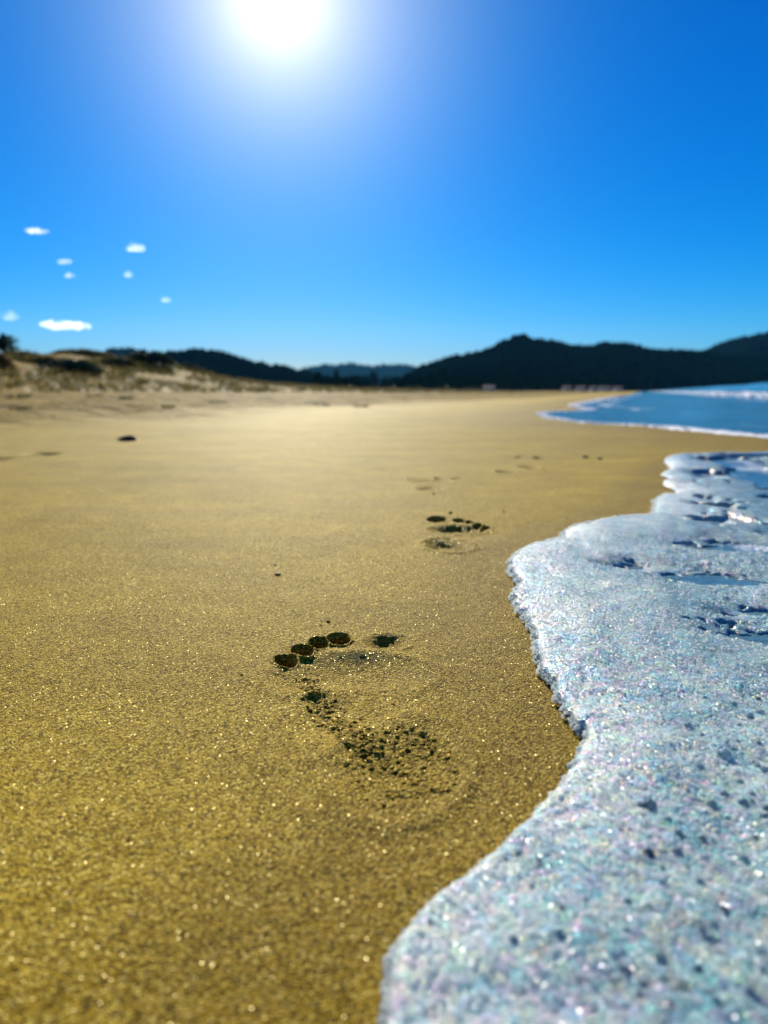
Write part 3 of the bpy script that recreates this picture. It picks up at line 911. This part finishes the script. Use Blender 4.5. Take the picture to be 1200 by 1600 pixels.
def hill(name, label, prof, d_front, d_crest, d_back, base=0.0, seed=1, n_lump=3000, lump=(4, 7), mat=M_FOREST, flabel=None, lower=1.0):
    """prof: (azimuth deg, height m) along a ridge that lies d_crest from here; slopes fall to both sides with gullies"""
    az = np.linspace(prof[0][0], prof[-1][0], 220)
    hh = np.interp(az, [p[0] for p in prof], [p[1] for p in prof]) * lower
    kern = np.hanning(9)
    hh = np.convolve(np.pad(hh, 4, mode='edge'), kern / kern.sum(), 'valid')
    tt = np.concatenate([np.linspace(-1, 0, 46), np.linspace(0, 1, 16)[1:]])
    A, T = np.meshgrid(np.radians(az), tt)
    D = np.where(T < 0, d_crest + (d_crest - d_front) * T, d_crest + (d_back - d_crest) * T)
    x, y = D * np.sin(A), D * np.cos(A)
    k = 1.0 / (0.16 * d_crest)
    fall = np.where(T < 0, (1 + T) ** 0.85, (1 - T) ** 1.2)
    gul = 1 + (0.32 * noise(x * k, y * k, seed) + 0.20 * np.abs(noise(x * k * 2.3, y * k * 2.3, seed + 1))) * np.where(T < 0, -T * (1 + T) * 4, 0)
    z = base + hh[None, :] * fall * gul + 0.004 * d_crest * noise(x * k * 9, y * k * 9, seed + 2) * (np.abs(T) < 0.98) * np.clip(hh[None, :] / 20, 0, 1)
    Vh = np.stack([x.ravel(), y.ravel(), z.ravel()], 1)
    m, n = T.shape
    ii = (np.arange(m - 1)[:, None] * n + np.arange(n - 1)[None, :]).ravel()
    Fh = np.stack([ii, ii + 1, ii + n + 1, ii + n], 1)
    o = mesh_np(name, Vh, Fh, mat)
    tag(o, label, kind='structure')
    # tree tops over the near slope, denser along the crest
    a = RNG.uniform(0, 219, n_lump)
    q = np.where(RNG.uniform(0, 1, n_lump) < 0.35, 45 - np.abs(RNG.normal(0, 2, n_lump)), RNG.uniform(1, 45, n_lump))
    q = np.clip(q, 0, 45)
    i0 = np.clip(a.astype(int), 0, 218)
    j0 = np.clip(q.astype(int), 0, 60)
    fa, fq = (a - i0)[:, None], (q - j0)[:, None]
    G = Vh.reshape(m, n, 3)
    C = (G[j0, i0] * (1 - fa) + G[j0, i0 + 1] * fa) * (1 - fq) + (G[j0 + 1, i0] * (1 - fa) + G[j0 + 1, i0 + 1] * fa) * fq
    r = RNG.uniform(lump[0], lump[1], n_lump)
    Sx = np.stack([r * RNG.uniform(0.8, 1.1, n_lump), r * RNG.uniform(0.8, 1.1, n_lump), r * RNG.uniform(0.9, 1.7, n_lump)], 1)
    C[:, 2] += r * 0.35
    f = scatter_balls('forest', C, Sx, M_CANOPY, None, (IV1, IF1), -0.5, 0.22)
    tag(f, flabel, 'forest', kind='stuff')
    return o


# heights follow from the angle each crest makes above the horizon at its distance
hill('hill', 'dark wooded hill with a pointed top, the largest across the bay',
     [(0.0, 0.5), (1.5, 13), (2.5, 26), (4.9, 40), (6.9, 46), (8.3, 55), (10.0, 69.5), (11.2, 64), (13.1, 58), (14.5, 53), (16.3, 57.5), (17.9, 55), (19.4, 47.5), (21.1, 45.5), (22.5, 44), (24.5, 38), (27, 32), (30, 26), (34, 14), (38, 2)],
     620, 920, 1350, -1.0, 201, 7500, (2.2, 4.2), flabel='dark forest covering the pointed hill across the bay', lower=0.89)
hill('hill', 'dark wooded hill rising at the right edge behind the sea',
     [(17, 2), (19, 38), (20.5, 66), (22.2, 77), (24.1, 103), (25.8, 117), (26.8, 123), (28.0, 124), (30.0, 112), (33.0, 96), (37, 60), (42, 5)],
     950, 1600, 2300, -1.0, 211, 5000, (3.5, 6.5), flabel='dark forest on the hill at the right edge', lower=0.82)
hill('hill', 'pale blue far hill seen through the gap between two darker hills',
     [(-9, 5), (-7.0, 90), (-5.5, 142), (-4.4, 152), (-2.0, 165), (-1.0, 150), (0.8, 158), (2.0, 150), (4.0, 120), (7, 60), (10, 8)],
     3200, 4400, 5200, -1.0, 221, 1500, (12, 22), flabel='hazy forest on the far hill in the gap', lower=0.78)
hill('hill', 'long dark wooded ridge behind the dunes',
     [(-30, 3), (-24, 14), (-20, 27), (-17.5, 38), (-15.2, 44.5), (-13.5, 47), (-12.0, 45), (-10.6, 36.5), (-8.8, 30), (-7.2, 26), (-6.2, 22), (-4.0, 13), (-1.0, 1)],
     600, 860, 1200, -1.0, 231, 4500, (2.0, 3.8), flabel='dark forest on the ridge behind the dunes', lower=0.87)
hill('hill', 'blue rounded hill peeping over the dunes at the left end of the ridge',
     [(-27, 5), (-23, 70), (-20.0, 104), (-18.5, 108), (-17.0, 101), (-15, 84), (-13, 55), (-10, 5)],
     1500, 2000, 2700, -1.0, 241, 1500, (6, 11), flabel='forest on the rounded hill at the left end of the ridge', lower=0.83)

# ---------------------------------------------------------------- plants


def tube(path, radii, n=6):
    P = [Vector(p) for p in path]
    vs_, fs = [], []
    for i, p in enumerate(P):
        d = (P[min(i + 1, len(P) - 1)] - P[max(i - 1, 0)]).normalized()
        a = d.orthogonal().normalized()
        b = d.cross(a)
        for k in range(n):
            c = 2 * math.pi * k / n
            vs_.append(p + (a * math.cos(c) + b * math.sin(c)) * radii[i])
    for i in range(len(P) - 1):
        for k in range(n):
            fs.append((i * n + k, i * n + (k + 1) % n, (i + 1) * n + (k + 1) % n, (i + 1) * n + k))
    return [tuple(v) for v in vs_], fs


def join_tubes(name, tubes, mat, parent):
    Vv, Ff, off = [], [], 0
    for v, f in tubes:
        Vv += v
        Ff += [tuple(i + off for i in q) for q in f]
        off += len(v)
    return mesh_np(name, np.array(Vv), np.array(Ff), mat, parent)


def leaves(name, centres, size, mat, parent, aspect=0.55):
    """a small folded diamond leaf at each centre"""
    n = len(centres)
    d = RNG.normal(0, 1, (n, 3))
    d[:, 2] = np.abs(d[:, 2]) * 0.7
    d /= np.linalg.norm(d, axis=1)[:, None]
    e = np.cross(d, RNG.normal(0, 1, (n, 3)))
    e /= np.linalg.norm(e, axis=1)[:, None]
    s = (size * RNG.uniform(0.6, 1.3, n))[:, None]
    p0, p2 = centres - d * s, centres + d * s
    p1, p3 = centres + e * s * aspect, centres - e * s * aspect
    Vv = np.stack([p0, p1, p2, p3], 1).reshape(-1, 3)
    b = np.arange(n)[:, None] * 4
    Ff = np.concatenate([b + np.array([[0, 1, 2]]), b + np.array([[0, 2, 3]])])
    return mesh_np(name, Vv, Ff, mat, parent, smooth=False)


def tree(x, y, h, w, label, group, shape='round', n_leaf=420, z0=None, spire=False, leaf=None):
    z0 = ground(x, y) - 0.05 if z0 is None else z0
    rt = empty('tree', (x, y, z0))
    lean = random.uniform(-0.04, 0.04) * h
    tubes = [tube([(0, 0, 0), (lean * 0.4, 0, h * 0.35), (lean, 0, h * 0.9)], [0.035 * h, 0.026 * h, 0.006 * h])]
    clumps = []
    nb = 9
    for k in range(nb):
        a = k * 2.4 + random.uniform(-0.3, 0.3)
        if shape == 'round':
            zz = h * (0.30 + 0.55 * k / nb)
            rr_ = w * 0.5 * math.sqrt(max(0.08, 1 - ((zz / h - 0.45) / 0.56) ** 2)) * random.uniform(0.55, 0.9)
            top = zz + h * 0.10
        else:
            zz = h * (0.20 + 0.72 * k / nb)
            rr_ = w * 0.5 * (1.02 - zz / h) * random.uniform(0.7, 1.0)
            top = zz + h * 0.02
        e = (rr_ * math.cos(a), rr_ * math.sin(a), top)
        tubes.append(tube([(lean * zz / h, 0, zz * 0.8), ((e[0] + lean) * 0.5, e[1] * 0.5, zz * 0.95), e], [0.012 * h, 0.008 * h, 0.003 * h], 5))
        clumps.append((e, w * 0.20))
        clumps.append(((e[0] * 0.5, e[1] * 0.5, zz + h * 0.06), w * 0.20))
    clumps.append(((lean, 0, h * 0.93), w * 0.14))
    if spire:
        tubes.append(tube([(lean, 0, h * 0.9), (lean, 0.02, h * 1.25)], [0.02 * h, 0.006 * h], 5))
        clumps.append(((lean, 0, h * 1.08), w * 0.05))
    join_tubes('trunk', tubes, M_BARK, rt)
    cs = []
    for (c, r) in clumps:
        m = max(8, int(n_leaf / len(clumps)))
        q = RNG.normal(0, 1, (m, 3))
        q /= np.linalg.norm(q, axis=1)[:, None]
        q *= (RNG.uniform(0.3, 1.0, m) ** 0.5)[:, None] * r * np.array([1.1, 1.1, 0.75])
        cs.append(q + np.array(c))
    leaves('crown', np.concatenate(cs), 0.055 * w + 0.02 * h, leaf or M_LEAF, rt)
    return tag(rt, label, 'tree', group)


def polar(az, d):
    return d * math.sin(R(az)), d * math.cos(R(az))


# the domed tree on the dune at the left
tx_, ty_ = polar(-26.5, 41)
tree(tx_, ty_, 0.95, 1.35, 'dark domed tree with a thin spike on top of the left dune', None, 'round', 650, spire=True)
# belt of trees at the end of the beach
belt = [(-5.0, 330, 9, 7, 'pine'), (-4.3, 310, 6.5, 6, 'round'), (-3.6, 350, 10.5, 6, 'pine'), (-2.9, 320, 6.5, 7, 'round'), (-2.2, 360, 8, 7, 'round'), (-1.5, 330, 7, 7, 'round'),
        (-0.8, 370, 10, 8, 'pine'), (0.1, 350, 7, 8, 'round'), (0.9, 390, 8, 8, 'round'), (1.7, 370, 9, 7, 'pine'), (2.6, 400, 8, 9, 'round'), (3.5, 390, 9, 9, 'round'),
        (4.5, 420, 13, 10, 'pine'), (5.3, 400, 9, 9, 'round'), (6.2, 440, 11, 10, 'round'), (7.2, 420, 9, 9, 'round'), (8.3, 450, 12, 9, 'pine'), (9.4, 460, 10, 10, 'round'),
        (10.6, 470, 11, 10, 'round'), (11.8, 480, 9, 10, 'round'), (13.0, 500, 11, 10, 'pine'), (14.2, 510, 9, 11, 'round'), (15.4, 520, 10, 11, 'round'), (16.6, 540, 9, 11, 'round')]
ORD = 'first second third fourth fifth sixth seventh eighth ninth tenth eleventh twelfth'.split()
ORD += [None] * 12
for bi, (az, d, h, w_, shp) in enumerate(belt):
    if bi < 12:
        lab = '%s tree from the left in the dark belt at the back of the beach' % ORD[bi]
    else:
        lab = '%s tree from the right in the dark belt at the back of the beach' % ORD[23 - bi]
    lab += ', pointed' if shp == 'pine' else ', rounded'
    x_, y_ = polar(az, d)
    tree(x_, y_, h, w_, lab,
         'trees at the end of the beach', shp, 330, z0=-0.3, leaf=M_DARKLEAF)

# low shrubs on the dunes: (azimuth, distance, width, depth, height, label)
shrubs = [(-22.6, 33.0, 2.7, 1.6, 0.55, 'large dark oval shrub on the face of the left dune'),
          (-25.6, 38.0, 2.0, 1.6, 0.4, 'low olive shrub below the domed tree'),
          (-21.8, 42.0, 3.4, 2.0, 0.4, 'low olive shrub on the dune crest above the large oval shrub'),
          (-17.3, 42.0, 2.9, 1.8, 0.75, 'wide dark shrub in the dip between the two dunes'),
          (-14.7, 46.0, 2.6, 1.8, 0.55, 'dark shrub just beyond the dip, on the right dune'),
          (-12.6, 50.0, 2.2, 1.6, 0.4, 'small dark shrub halfway along the right dune'),
          (-10.4, 58.0, 2.6, 1.8, 0.4, 'flat shrub near the low end of the dune'),
          (-8.3, 64.0, 2.8, 1.8, 0.4, 'low shrub at the tail of the dune'),
          (-6.0, 72.0, 3.2, 2.0, 0.45, 'last low shrub where the dune runs out'),
          (-26.9, 31.0, 0.9, 0.8, 0.55, 'rusty brown bush at the left picture edge'),
          (-24.7, 36.0, 2.0, 1.6, 0.4, 'flat olive shrub left of the large oval shrub'),
          (-19.6, 39.0, 2.2, 1.6, 0.5, 'round olive shrub at the right end of the large oval shrub'),
          (-3.0, 92.0, 4.0, 2.0, 0.9, 'dark hedge-like bush at the back of the beach below the gap'),
          (-0.3, 98.0, 5.0, 2.0, 0.9, 'wide dark bush at the back of the beach below the far hill'),
          (2.2, 100.0, 3.6, 2.0, 0.8, 'dark bush at the back of the beach left of the pale house'),
          (4.5, 105.0, 3.4, 2.0, 0.7, 'low bush at the back of the beach under the tall pine'),
          (6.6, 120.0, 3.6, 2.0, 0.7, 'low bush at the back of the beach next to the pale house')]
M_RUST = simple_mat('rusty_leaf', (0.10, 0.045, 0.018), (0.18, 0.09, 0.035), 2.0, 0.7, 0.2, trans=0.2)
M_OLIVE = simple_mat('olive_leaf', (0.10, 0.10, 0.028), (0.21, 0.18, 0.06), 1.5, 0.7, 0.2, trans=0.25)
for az, d, w_, dp, h, lab in shrubs:
    x_, y_ = polar(az, d)
    rt = empty('shrub', (x_, y_, ground(x_, y_) - 0.05))
    n = int(500 + 260 * w_)
    a = RNG.uniform(0, 2 * math.pi, n)
    rr_ = np.sqrt(RNG.uniform(0, 1, n))
    lx, ly = rr_ * np.cos(a), rr_ * np.sin(a)
    top = np.sqrt(np.maximum(0, 1 - rr_ ** 2)) * (0.8 + 0.5 * noise(lx * 2.2 + az, ly * 2.2, 301))
    cs = np.stack([lx * w_ / 2, ly * dp / 2, h * np.maximum(0.05, top) * RNG.uniform(0.25, 1.0, n) ** 0.5], 1)
    mat = M_RUST if 'rusty' in lab else (M_OLIVE if 'olive' in lab else M_SHRUB)
    leaves('foliage', cs, 0.10 + 0.0008 * d, mat, rt)
    tb = []
    for k in range(7):
        a_ = k * 0.9
        e = (0.35 * w_ * math.cos(a_), 0.35 * dp * math.sin(a_), h * 0.55)
        tb.append(tube([(0.1 * e[0], 0.1 * e[1], 0), (0.5 * e[0], 0.5 * e[1], h * 0.3), e], [0.035, 0.025, 0.01], 5))
    join_tubes('stem', tb, M_BARK, rt)
    tag(rt, lab, 'shrub', 'shrubs on the dunes')

# dune grass, uncountable
n = 17000
gs = -RNG.uniform(13, 52, n)
gl = 12 + 95 * RNG.uniform(0, 1, n) ** 1.2
gx_, gy_ = from_sl(gs, gl)
kp = (noise(gx_ * 0.22, gy_ * 0.22, 311) + 0.35 * noise(gx_ * 0.7, gy_ * 0.7, 312)) > -0.06
kp &= RNG.uniform(0, 1, n) < sstep(-13, -25, gs) + 0.12
gx_, gy_ = gx_[kp], gy_[kp]
gz_, _ = beach_z(gx_, gy_, gx_ * 0 + 0.05, gx_ * 0 + 0.05)
Vv, Ff = [], []
nb = 9
for k in range(nb):
    a = RNG.uniform(0, 2 * math.pi, len(gx_))
    ln = RNG.uniform(0.10, 0.30, len(gx_))
    sp = RNG.uniform(0.10, 0.45, len(gx_))
    wd = 0.035
    bx0, by0 = gx_ + 0.10 * np.cos(a), gy_ + 0.10 * np.sin(a)
    p0 = np.stack([bx0 - wd * np.sin(a), by0 + wd * np.cos(a), gz_ - 0.03], 1)
    p1 = np.stack([bx0 + wd * np.sin(a), by0 - wd * np.cos(a), gz_ - 0.03], 1)
    p2 = np.stack([bx0 + sp * np.cos(a), by0 + sp * np.sin(a), gz_ + ln], 1)
    b = len(Vv) * len(gx_) * 3
    Vv.append(np.stack([p0, p1, p2], 1).reshape(-1, 3))
    Ff.append(np.arange(len(gx_) * 3).reshape(-1, 3) + k * len(gx_) * 3)
dg = mesh_np('dune_grass', np.concatenate(Vv), np.concatenate(Ff), M_GRASS, None, smooth=False)
tag(dg, 'yellowish marram grass growing all over the dunes', 'grass', kind='stuff')


def tuft(x, y, r, h, n, label, group):
    z0 = ground(x, y)
    a = RNG.uniform(0, 2 * math.pi, n)
    q = r * np.sqrt(RNG.uniform(0, 1, n)) * 0.7
    bx0, by0 = q * np.cos(a), q * np.sin(a)
    ln = h * RNG.uniform(0.5, 1.0, n)
    b2 = RNG.uniform(0, 2 * math.pi, n)
    wd = 0.05 * r + 0.004
    p0 = np.stack([bx0 - wd * np.sin(b2), by0 + wd * np.cos(b2), -0.01 + 0 * a], 1)
    p1 = np.stack([bx0 + wd * np.sin(b2), by0 - wd * np.cos(b2), -0.01 + 0 * a], 1)
    p2 = np.stack([bx0 + 0.6 * r * np.cos(a), by0 + 0.6 * r * np.sin(a), ln], 1)
    o = mesh_np('beach_plant', np.stack([p0, p1, p2], 1).reshape(-1, 3), np.arange(3 * n).reshape(-1, 3), M_OLIVE, None, smooth=False)
    o.location = (x, y, z0)
    return tag(o, label, 'plant', group)


tufts = [(-26.0, 12.5, 0.30, 'bright green tuft by the left picture edge under the dune'), (-18.9, 12.0, 0.16, 'green tuft in the dry sand above the dark stone'),
         (-18.5, 8.4, 0.15, 'flat plant low in the dry sand, right of the dark stone'), (-16.0, 7.2, 0.10, 'short flat tuft closest to the smooth damp sand'),
         (-17.4, 7.7, 0.07, 'little tuft between the two flat plants'), (-25.9, 7.0, 0.13, 'flat green patch of weed at the left picture edge'),
         (-21.0, 14.0, 0.2, 'brownish tuft on the dry sand below the oval shrub'), (-12.5, 10.0, 0.16, 'brownish tuft in the middle of the dry sand'),
         (-4.8, 9.5, 0.16, 'dark tuft in the dry sand below the dune tail'), (-1.7, 9.0, 0.14, 'dark tuft at the front of the dry sand, below the far hill'),
         (-9.0, 13.5, 0.18, 'brown tuft in the dry sand below the ridge'), (1.2, 14.0, 0.18, 'brown tuft far up the dry sand, toward the pointed hill')]
for az, d, r, lab in tufts:
    x_, y_ = polar(az, d)
    tuft(x_, y_, r * 0.7, r * 0.30, 60, lab, 'small plants in the dry sand')

# ---------------------------------------------------------------- houses at the end of the beach


def house(x, y, w_, dp, h, rz, label):
    rt = empty('house', (x, y, -0.2))
    rt.rotation_euler = (0, 0, rz)

    def box(name, x0, x1, y0, y1, z0, z1, mat, par):
        v = np.array([(a, b, c) for a in (x0, x1) for b in (y0, y1) for c in (z0, z1)])
        f = np.array([(0, 1, 3, 2), (4, 6, 7, 5), (0, 4, 5, 1), (2, 3, 7, 6), (0, 2, 6, 4), (1, 5, 7, 3)])
        return mesh_np(name, v, f, mat, par, smooth=False)
    box('wall', -w_ / 2, w_ / 2, -dp / 2, dp / 2, 0, h, M_WALL, rt)
    e = 0.4
    v = np.array([(-w_ / 2 - e, -dp / 2 - e, h), (w_ / 2 + e, -dp / 2 - e, h), (w_ / 2 + e, dp / 2 + e, h), (-w_ / 2 - e, dp / 2 + e, h), (-w_ / 2 - e, 0, h * 1.45), (w_ / 2 + e, 0, h * 1.45)])
    f = [(0, 1, 5), (0, 5, 4), (2, 3, 4), (2, 4, 5), (0, 4, 3), (1, 2, 5), (0, 3, 2), (0, 2, 1)]
    mesh_np('roof', v, np.array(f), M_ROOF, rt, smooth=False)
    k = max(2, int(w_ / 3))
    for i in range(k):
        cx_ = -w_ / 2 + w_ * (i + 0.5) / k
        if i == k // 2:
            box('door', cx_ - 0.5, cx_ + 0.5, -dp / 2 - 0.06, -dp / 2 + 0.1, 0.1, 2.1, M_BARK, rt)
        else:
            box('window', cx_ - 0.6, cx_ + 0.6, -dp / 2 - 0.05, -dp / 2 + 0.1, 1.0, 2.1, M_PANE, rt)
    return tag(rt, label, 'house', 'small pale houses at the foot of the hill')


for az, d, w_, dp, h, rz, lab in [
        (7.9, 400, 5.2, 5, 2.3, 0.2, 'pale house on its own at the left end, below the pointed hill'),
        (13.6, 470, 4.5, 5, 2.3, 0.3, 'pale house at the left of the row under the hill'),
        (14.6, 480, 5.2, 5, 2.3, 0.25, 'second pale house of the row under the hill'),
        (15.5, 480, 3.8, 5, 2.3, 0.3, 'small third pale house of the row under the hill'),
        (16.3, 500, 6.0, 5, 2.3, 0.3, 'widest pale house of the row under the hill'),
        (17.2, 510, 4.5, 5, 2.3, 0.35, 'pale house at the seaward end of the row')]:
    x_, y_ = polar(az, d)
    house(x_, y_, w_, dp, h, -R(az) + rz * 0.3, lab)

# ---------------------------------------------------------------- stones, weed and clods


def lump_thing(name, x, y, sx, sy, sz, rz, mat, label, cat, seed, sink=0.3, group=None, base=(IV3, IF3), wedge=0.0):
    v = base[0].copy()
    nn = 1 + 0.35 * noise(v[:, 0] * 1.3 + seed * 3.1, v[:, 1] * 1.3 + v[:, 2] * 1.7, 400 + seed) + 0.18 * noise(v[:, 0] * 3.4 + v[:, 2] * 2, v[:, 1] * 3.4 + seed, 420 + seed)
    v = v * nn[:, None]
    if wedge:
        v[:, 2] *= 1 + wedge * v[:, 0]
    v = v * np.array([sx, sy, sz])
    o = mesh_np(name, v, base[1], mat)
    o.location = (x, y, ground(x, y) + sz * (1 - 2 * sink))
    o.rotation_euler = (0, 0, rz)
    return tag(o, label, cat, group)


lump_thing('stone', -1.010, 2.93, 0.036, 0.022, 0.0125, 0.1, M_STONE, 'flat dark wedge-shaped stone lying alone on the damp sand', 'stone', 1, 0.2, wedge=0.45)
lump_thing('pebble', 0.582, 2.152, 0.008, 0.010, 0.0035, 0.3, M_STONE, 'tiny dark pebble beyond the far footprints, left of two', 'pebble', 2, 0.2, 'two pebbles near the foam tip')
lump_thing('pebble', 0.612, 2.110, 0.006, 0.008, 0.0028, 0.9, M_STONE, 'tiny dark pebble beyond the far footprints, right of two', 'pebble', 3, 0.2, 'two pebbles near the foam tip')
lump_thing('weed_scrap', -0.1113, 0.760, 0.0032, 0.0026, 0.0012, 0.4, M_WEED, 'little dark scrap of weed between the first footprint and the stone', 'weed', 4, 0.1, base=(IV2, IF2))
lump_thing('weed_scrap', -0.1207, 0.807, 0.0013, 0.0030, 0.0008, 0.2, M_WEED, 'hair-thin speck of weed just behind the larger scrap', 'weed', 5, 0.1, base=(IV2, IF2))
clods = [(-0.0463, 0.597, 0.0026, 'round sand crumb above the second toe hollow'), (-0.0520, 0.588, 0.0013, 'tiny sand crumb beside the round crumb above the toes'),
         (0.1033, 1.150, 0.0052, 'sand crumb thrown up ahead of the second footprint'), (0.1894, 1.163, 0.0034, 'lone sand crumb right of the second footprint'),
         (0.0915, 1.368, 0.0042, 'sand crumb behind the heel of the third footprint'), (-0.0962, 0.480, 0.0015, 'tiny sand crumb left of the small toe hollow'),
         (0.0060, 0.434, 0.0014, 'tiny sand crumb right of the arch of the first footprint'),
         (0.0150, 0.345, 0.0034, 'largest sand crumb inside the heel hollow')]
for i, (x_, y_, r, lab) in enumerate(clods):
    r *= 0.62
    lump_thing('sand_crumb', x_, y_, r, r * 1.05, r * 0.85, i, M_SAND, lab, 'sand crumb', 10 + i, 0.38, 'sand crumbs around the footprints', base=(IV2, IF2))

# loose crumbs pressed up in the heel and along the outer edge of the near print
cr = []
while len(cr) < 640:
    a_, q_ = random.uniform(0, 2 * math.pi), math.sqrt(random.random())
    if len(cr) % 2:
        px, py = 0.009 + 0.029 * q_ * math.cos(a_), 0.360 + 0.047 * q_ * math.sin(a_)
    else:
        py = random.uniform(0.375, 0.482)
        px = -0.055 + 0.40 * (0.47 - py) + random.gauss(0.004, 0.006)
    cr.append((px, py, min(0.0026, random.lognormvariate(math.log(0.00095), 0.38))))
cr = np.array(cr)
zz, _ = beach_z(cr[:, 0], cr[:, 1], cr[:, 0] * 0 + 0.001, cr[:, 0] * 0 + 0.001)
Sx = np.stack([cr[:, 2] * RNG.uniform(0.8, 1.5, len(cr)), cr[:, 2] * RNG.uniform(0.7, 1.2, len(cr)), cr[:, 2] * RNG.uniform(0.5, 0.9, len(cr))], 1)
scatter_balls('crumbs', np.stack([cr[:, 0], cr[:, 1], zz - 0.28 * cr[:, 2]], 1), Sx, M_SAND, fp_roots[0], zmin=-0.3, jitter=0.22)

# ---------------------------------------------------------------- clouds
mcl, tcl = new_mat('cloud')
oc = node(tcl, 'ShaderNodeTexCoord').outputs['Object']
cn = noise_n(tcl, oc, 0.016, 4, 0.6)
pv = node(tcl, 'ShaderNodeVolumePrincipled', {'Color': (1, 1, 1, 1), 'Density': math_n(tcl, 'MULTIPLY', math_n(tcl, 'MULTIPLY_ADD', cn, 6.0, -2.5, clamp=True), 0.010), 'Anisotropy': 0.72})
node(tcl, 'ShaderNodeOutputMaterial', {'Volume': pv.outputs[0]})


def cloud(az, el, w_, h, label, seed, dens=None):
    d = 6500.0
    x_, y_ = polar(az, d)
    z_ = d * math.tan(R(el))
    ppm = d / 1164.0
    rg = np.random.default_rng(900 + seed)
    nr, na = 40, 18
    u = np.linspace(-1, 1, nr)
    th = np.zeros(nr)
    for k in range(5):                        # heaps side by side
        c, wd_ = rg.uniform(-0.7, 0.7), rg.uniform(0.15, 0.5)
        th = np.maximum(th, rg.uniform(0.35, 1.0) * np.exp(-((u - c) / wd_) ** 2))
    th = np.maximum(th, rg.uniform(0.35, 0.7)) * np.sqrt(np.maximum(0.0, 1 - u ** 2)) + 1e-3
    mid = 0.35 * noise(u * 1.6 + seed, u * 0 + seed, 560)
    A = np.linspace(0, 2 * math.pi, na, endpoint=False)
    U, AA = np.meshgrid(u, A, indexing='ij')
    rr_ = th[:, None] * (1 + 0.5 * noise(U * 5 + seed, np.cos(AA) * 1.5 + 3, 500 + seed) + 0.4 * noise(U * 11, np.sin(AA) * 3 + seed, 520 + seed))
    zz = np.sin(AA) * rr_
    zz = np.where(zz < 0, zz * 0.5, zz) + mid[:, None]
    v = np.stack([U * w_ / 2 * ppm, np.cos(AA) * rr_ * w_ / 3 * ppm, zz * h / 2 * ppm], 2).reshape(-1, 3)
    ff = np.array([(i * na + k, i * na + (k + 1) % na, (i + 1) * na + (k + 1) % na, (i + 1) * na + k) for i in range(nr - 1) for k in range(na)])
    o = mesh_np('cloud', v, ff, mcl)
    o.location = (x_, y_, z_)
    o.rotation_euler = (0, 0, -R(az))
    return tag(o, label, 'cloud', 'small white clouds')


for k, a in enumerate([(-22.6, 4.40, 70, 22, 'long low white cloud just above the dunes'), (-24.0, 10.45, 32, 14, 'highest little cloud, at upper left'),
                       (-17.7, 9.75, 26, 24, 'puffy cloud, the roundest and brightest of the upper ones'), (-22.4, 8.65, 20, 13, 'small wisp in the middle of the cloud group'),
                       (-22.1, 7.75, 18, 10, 'smallest wisp, under the middle one'), (-15.8, 6.40, 18, 11, 'lone small cloud right of all the others'),
                       (-26.0, 4.90, 24, 26, 'cloud cut by the left picture edge above the tree'), (-18.3, 8.0, 14, 13, 'faint wisp below the puffy cloud')]):
    cloud(*a, seed=k + 1)

# ---------------------------------------------------------------- haze
mh, th_ = new_mat('haze')
pv = node(th_, 'ShaderNodeVolumePrincipled', {'Color': (0.12, 0.55, 1.0, 1), 'Density': 0.00004, 'Anisotropy': 0.0})
node(th_, 'ShaderNodeOutputMaterial', {'Volume': pv.outputs[0]})
hv = np.array([(a, b, c) for a in (-5600, 5600) for b in (-200, 5600) for c in (-5.0, 260.0)], float)
hf = np.array([(0, 1, 3, 2), (4, 6, 7, 5), (0, 4, 5, 1), (2, 3, 7, 6), (0, 2, 6, 4), (1, 5, 7, 3)])
hz = mesh_np('haze', hv, hf, mh, None, smooth=False)
tag(hz, 'thin blue haze over the bay', kind='stuff')
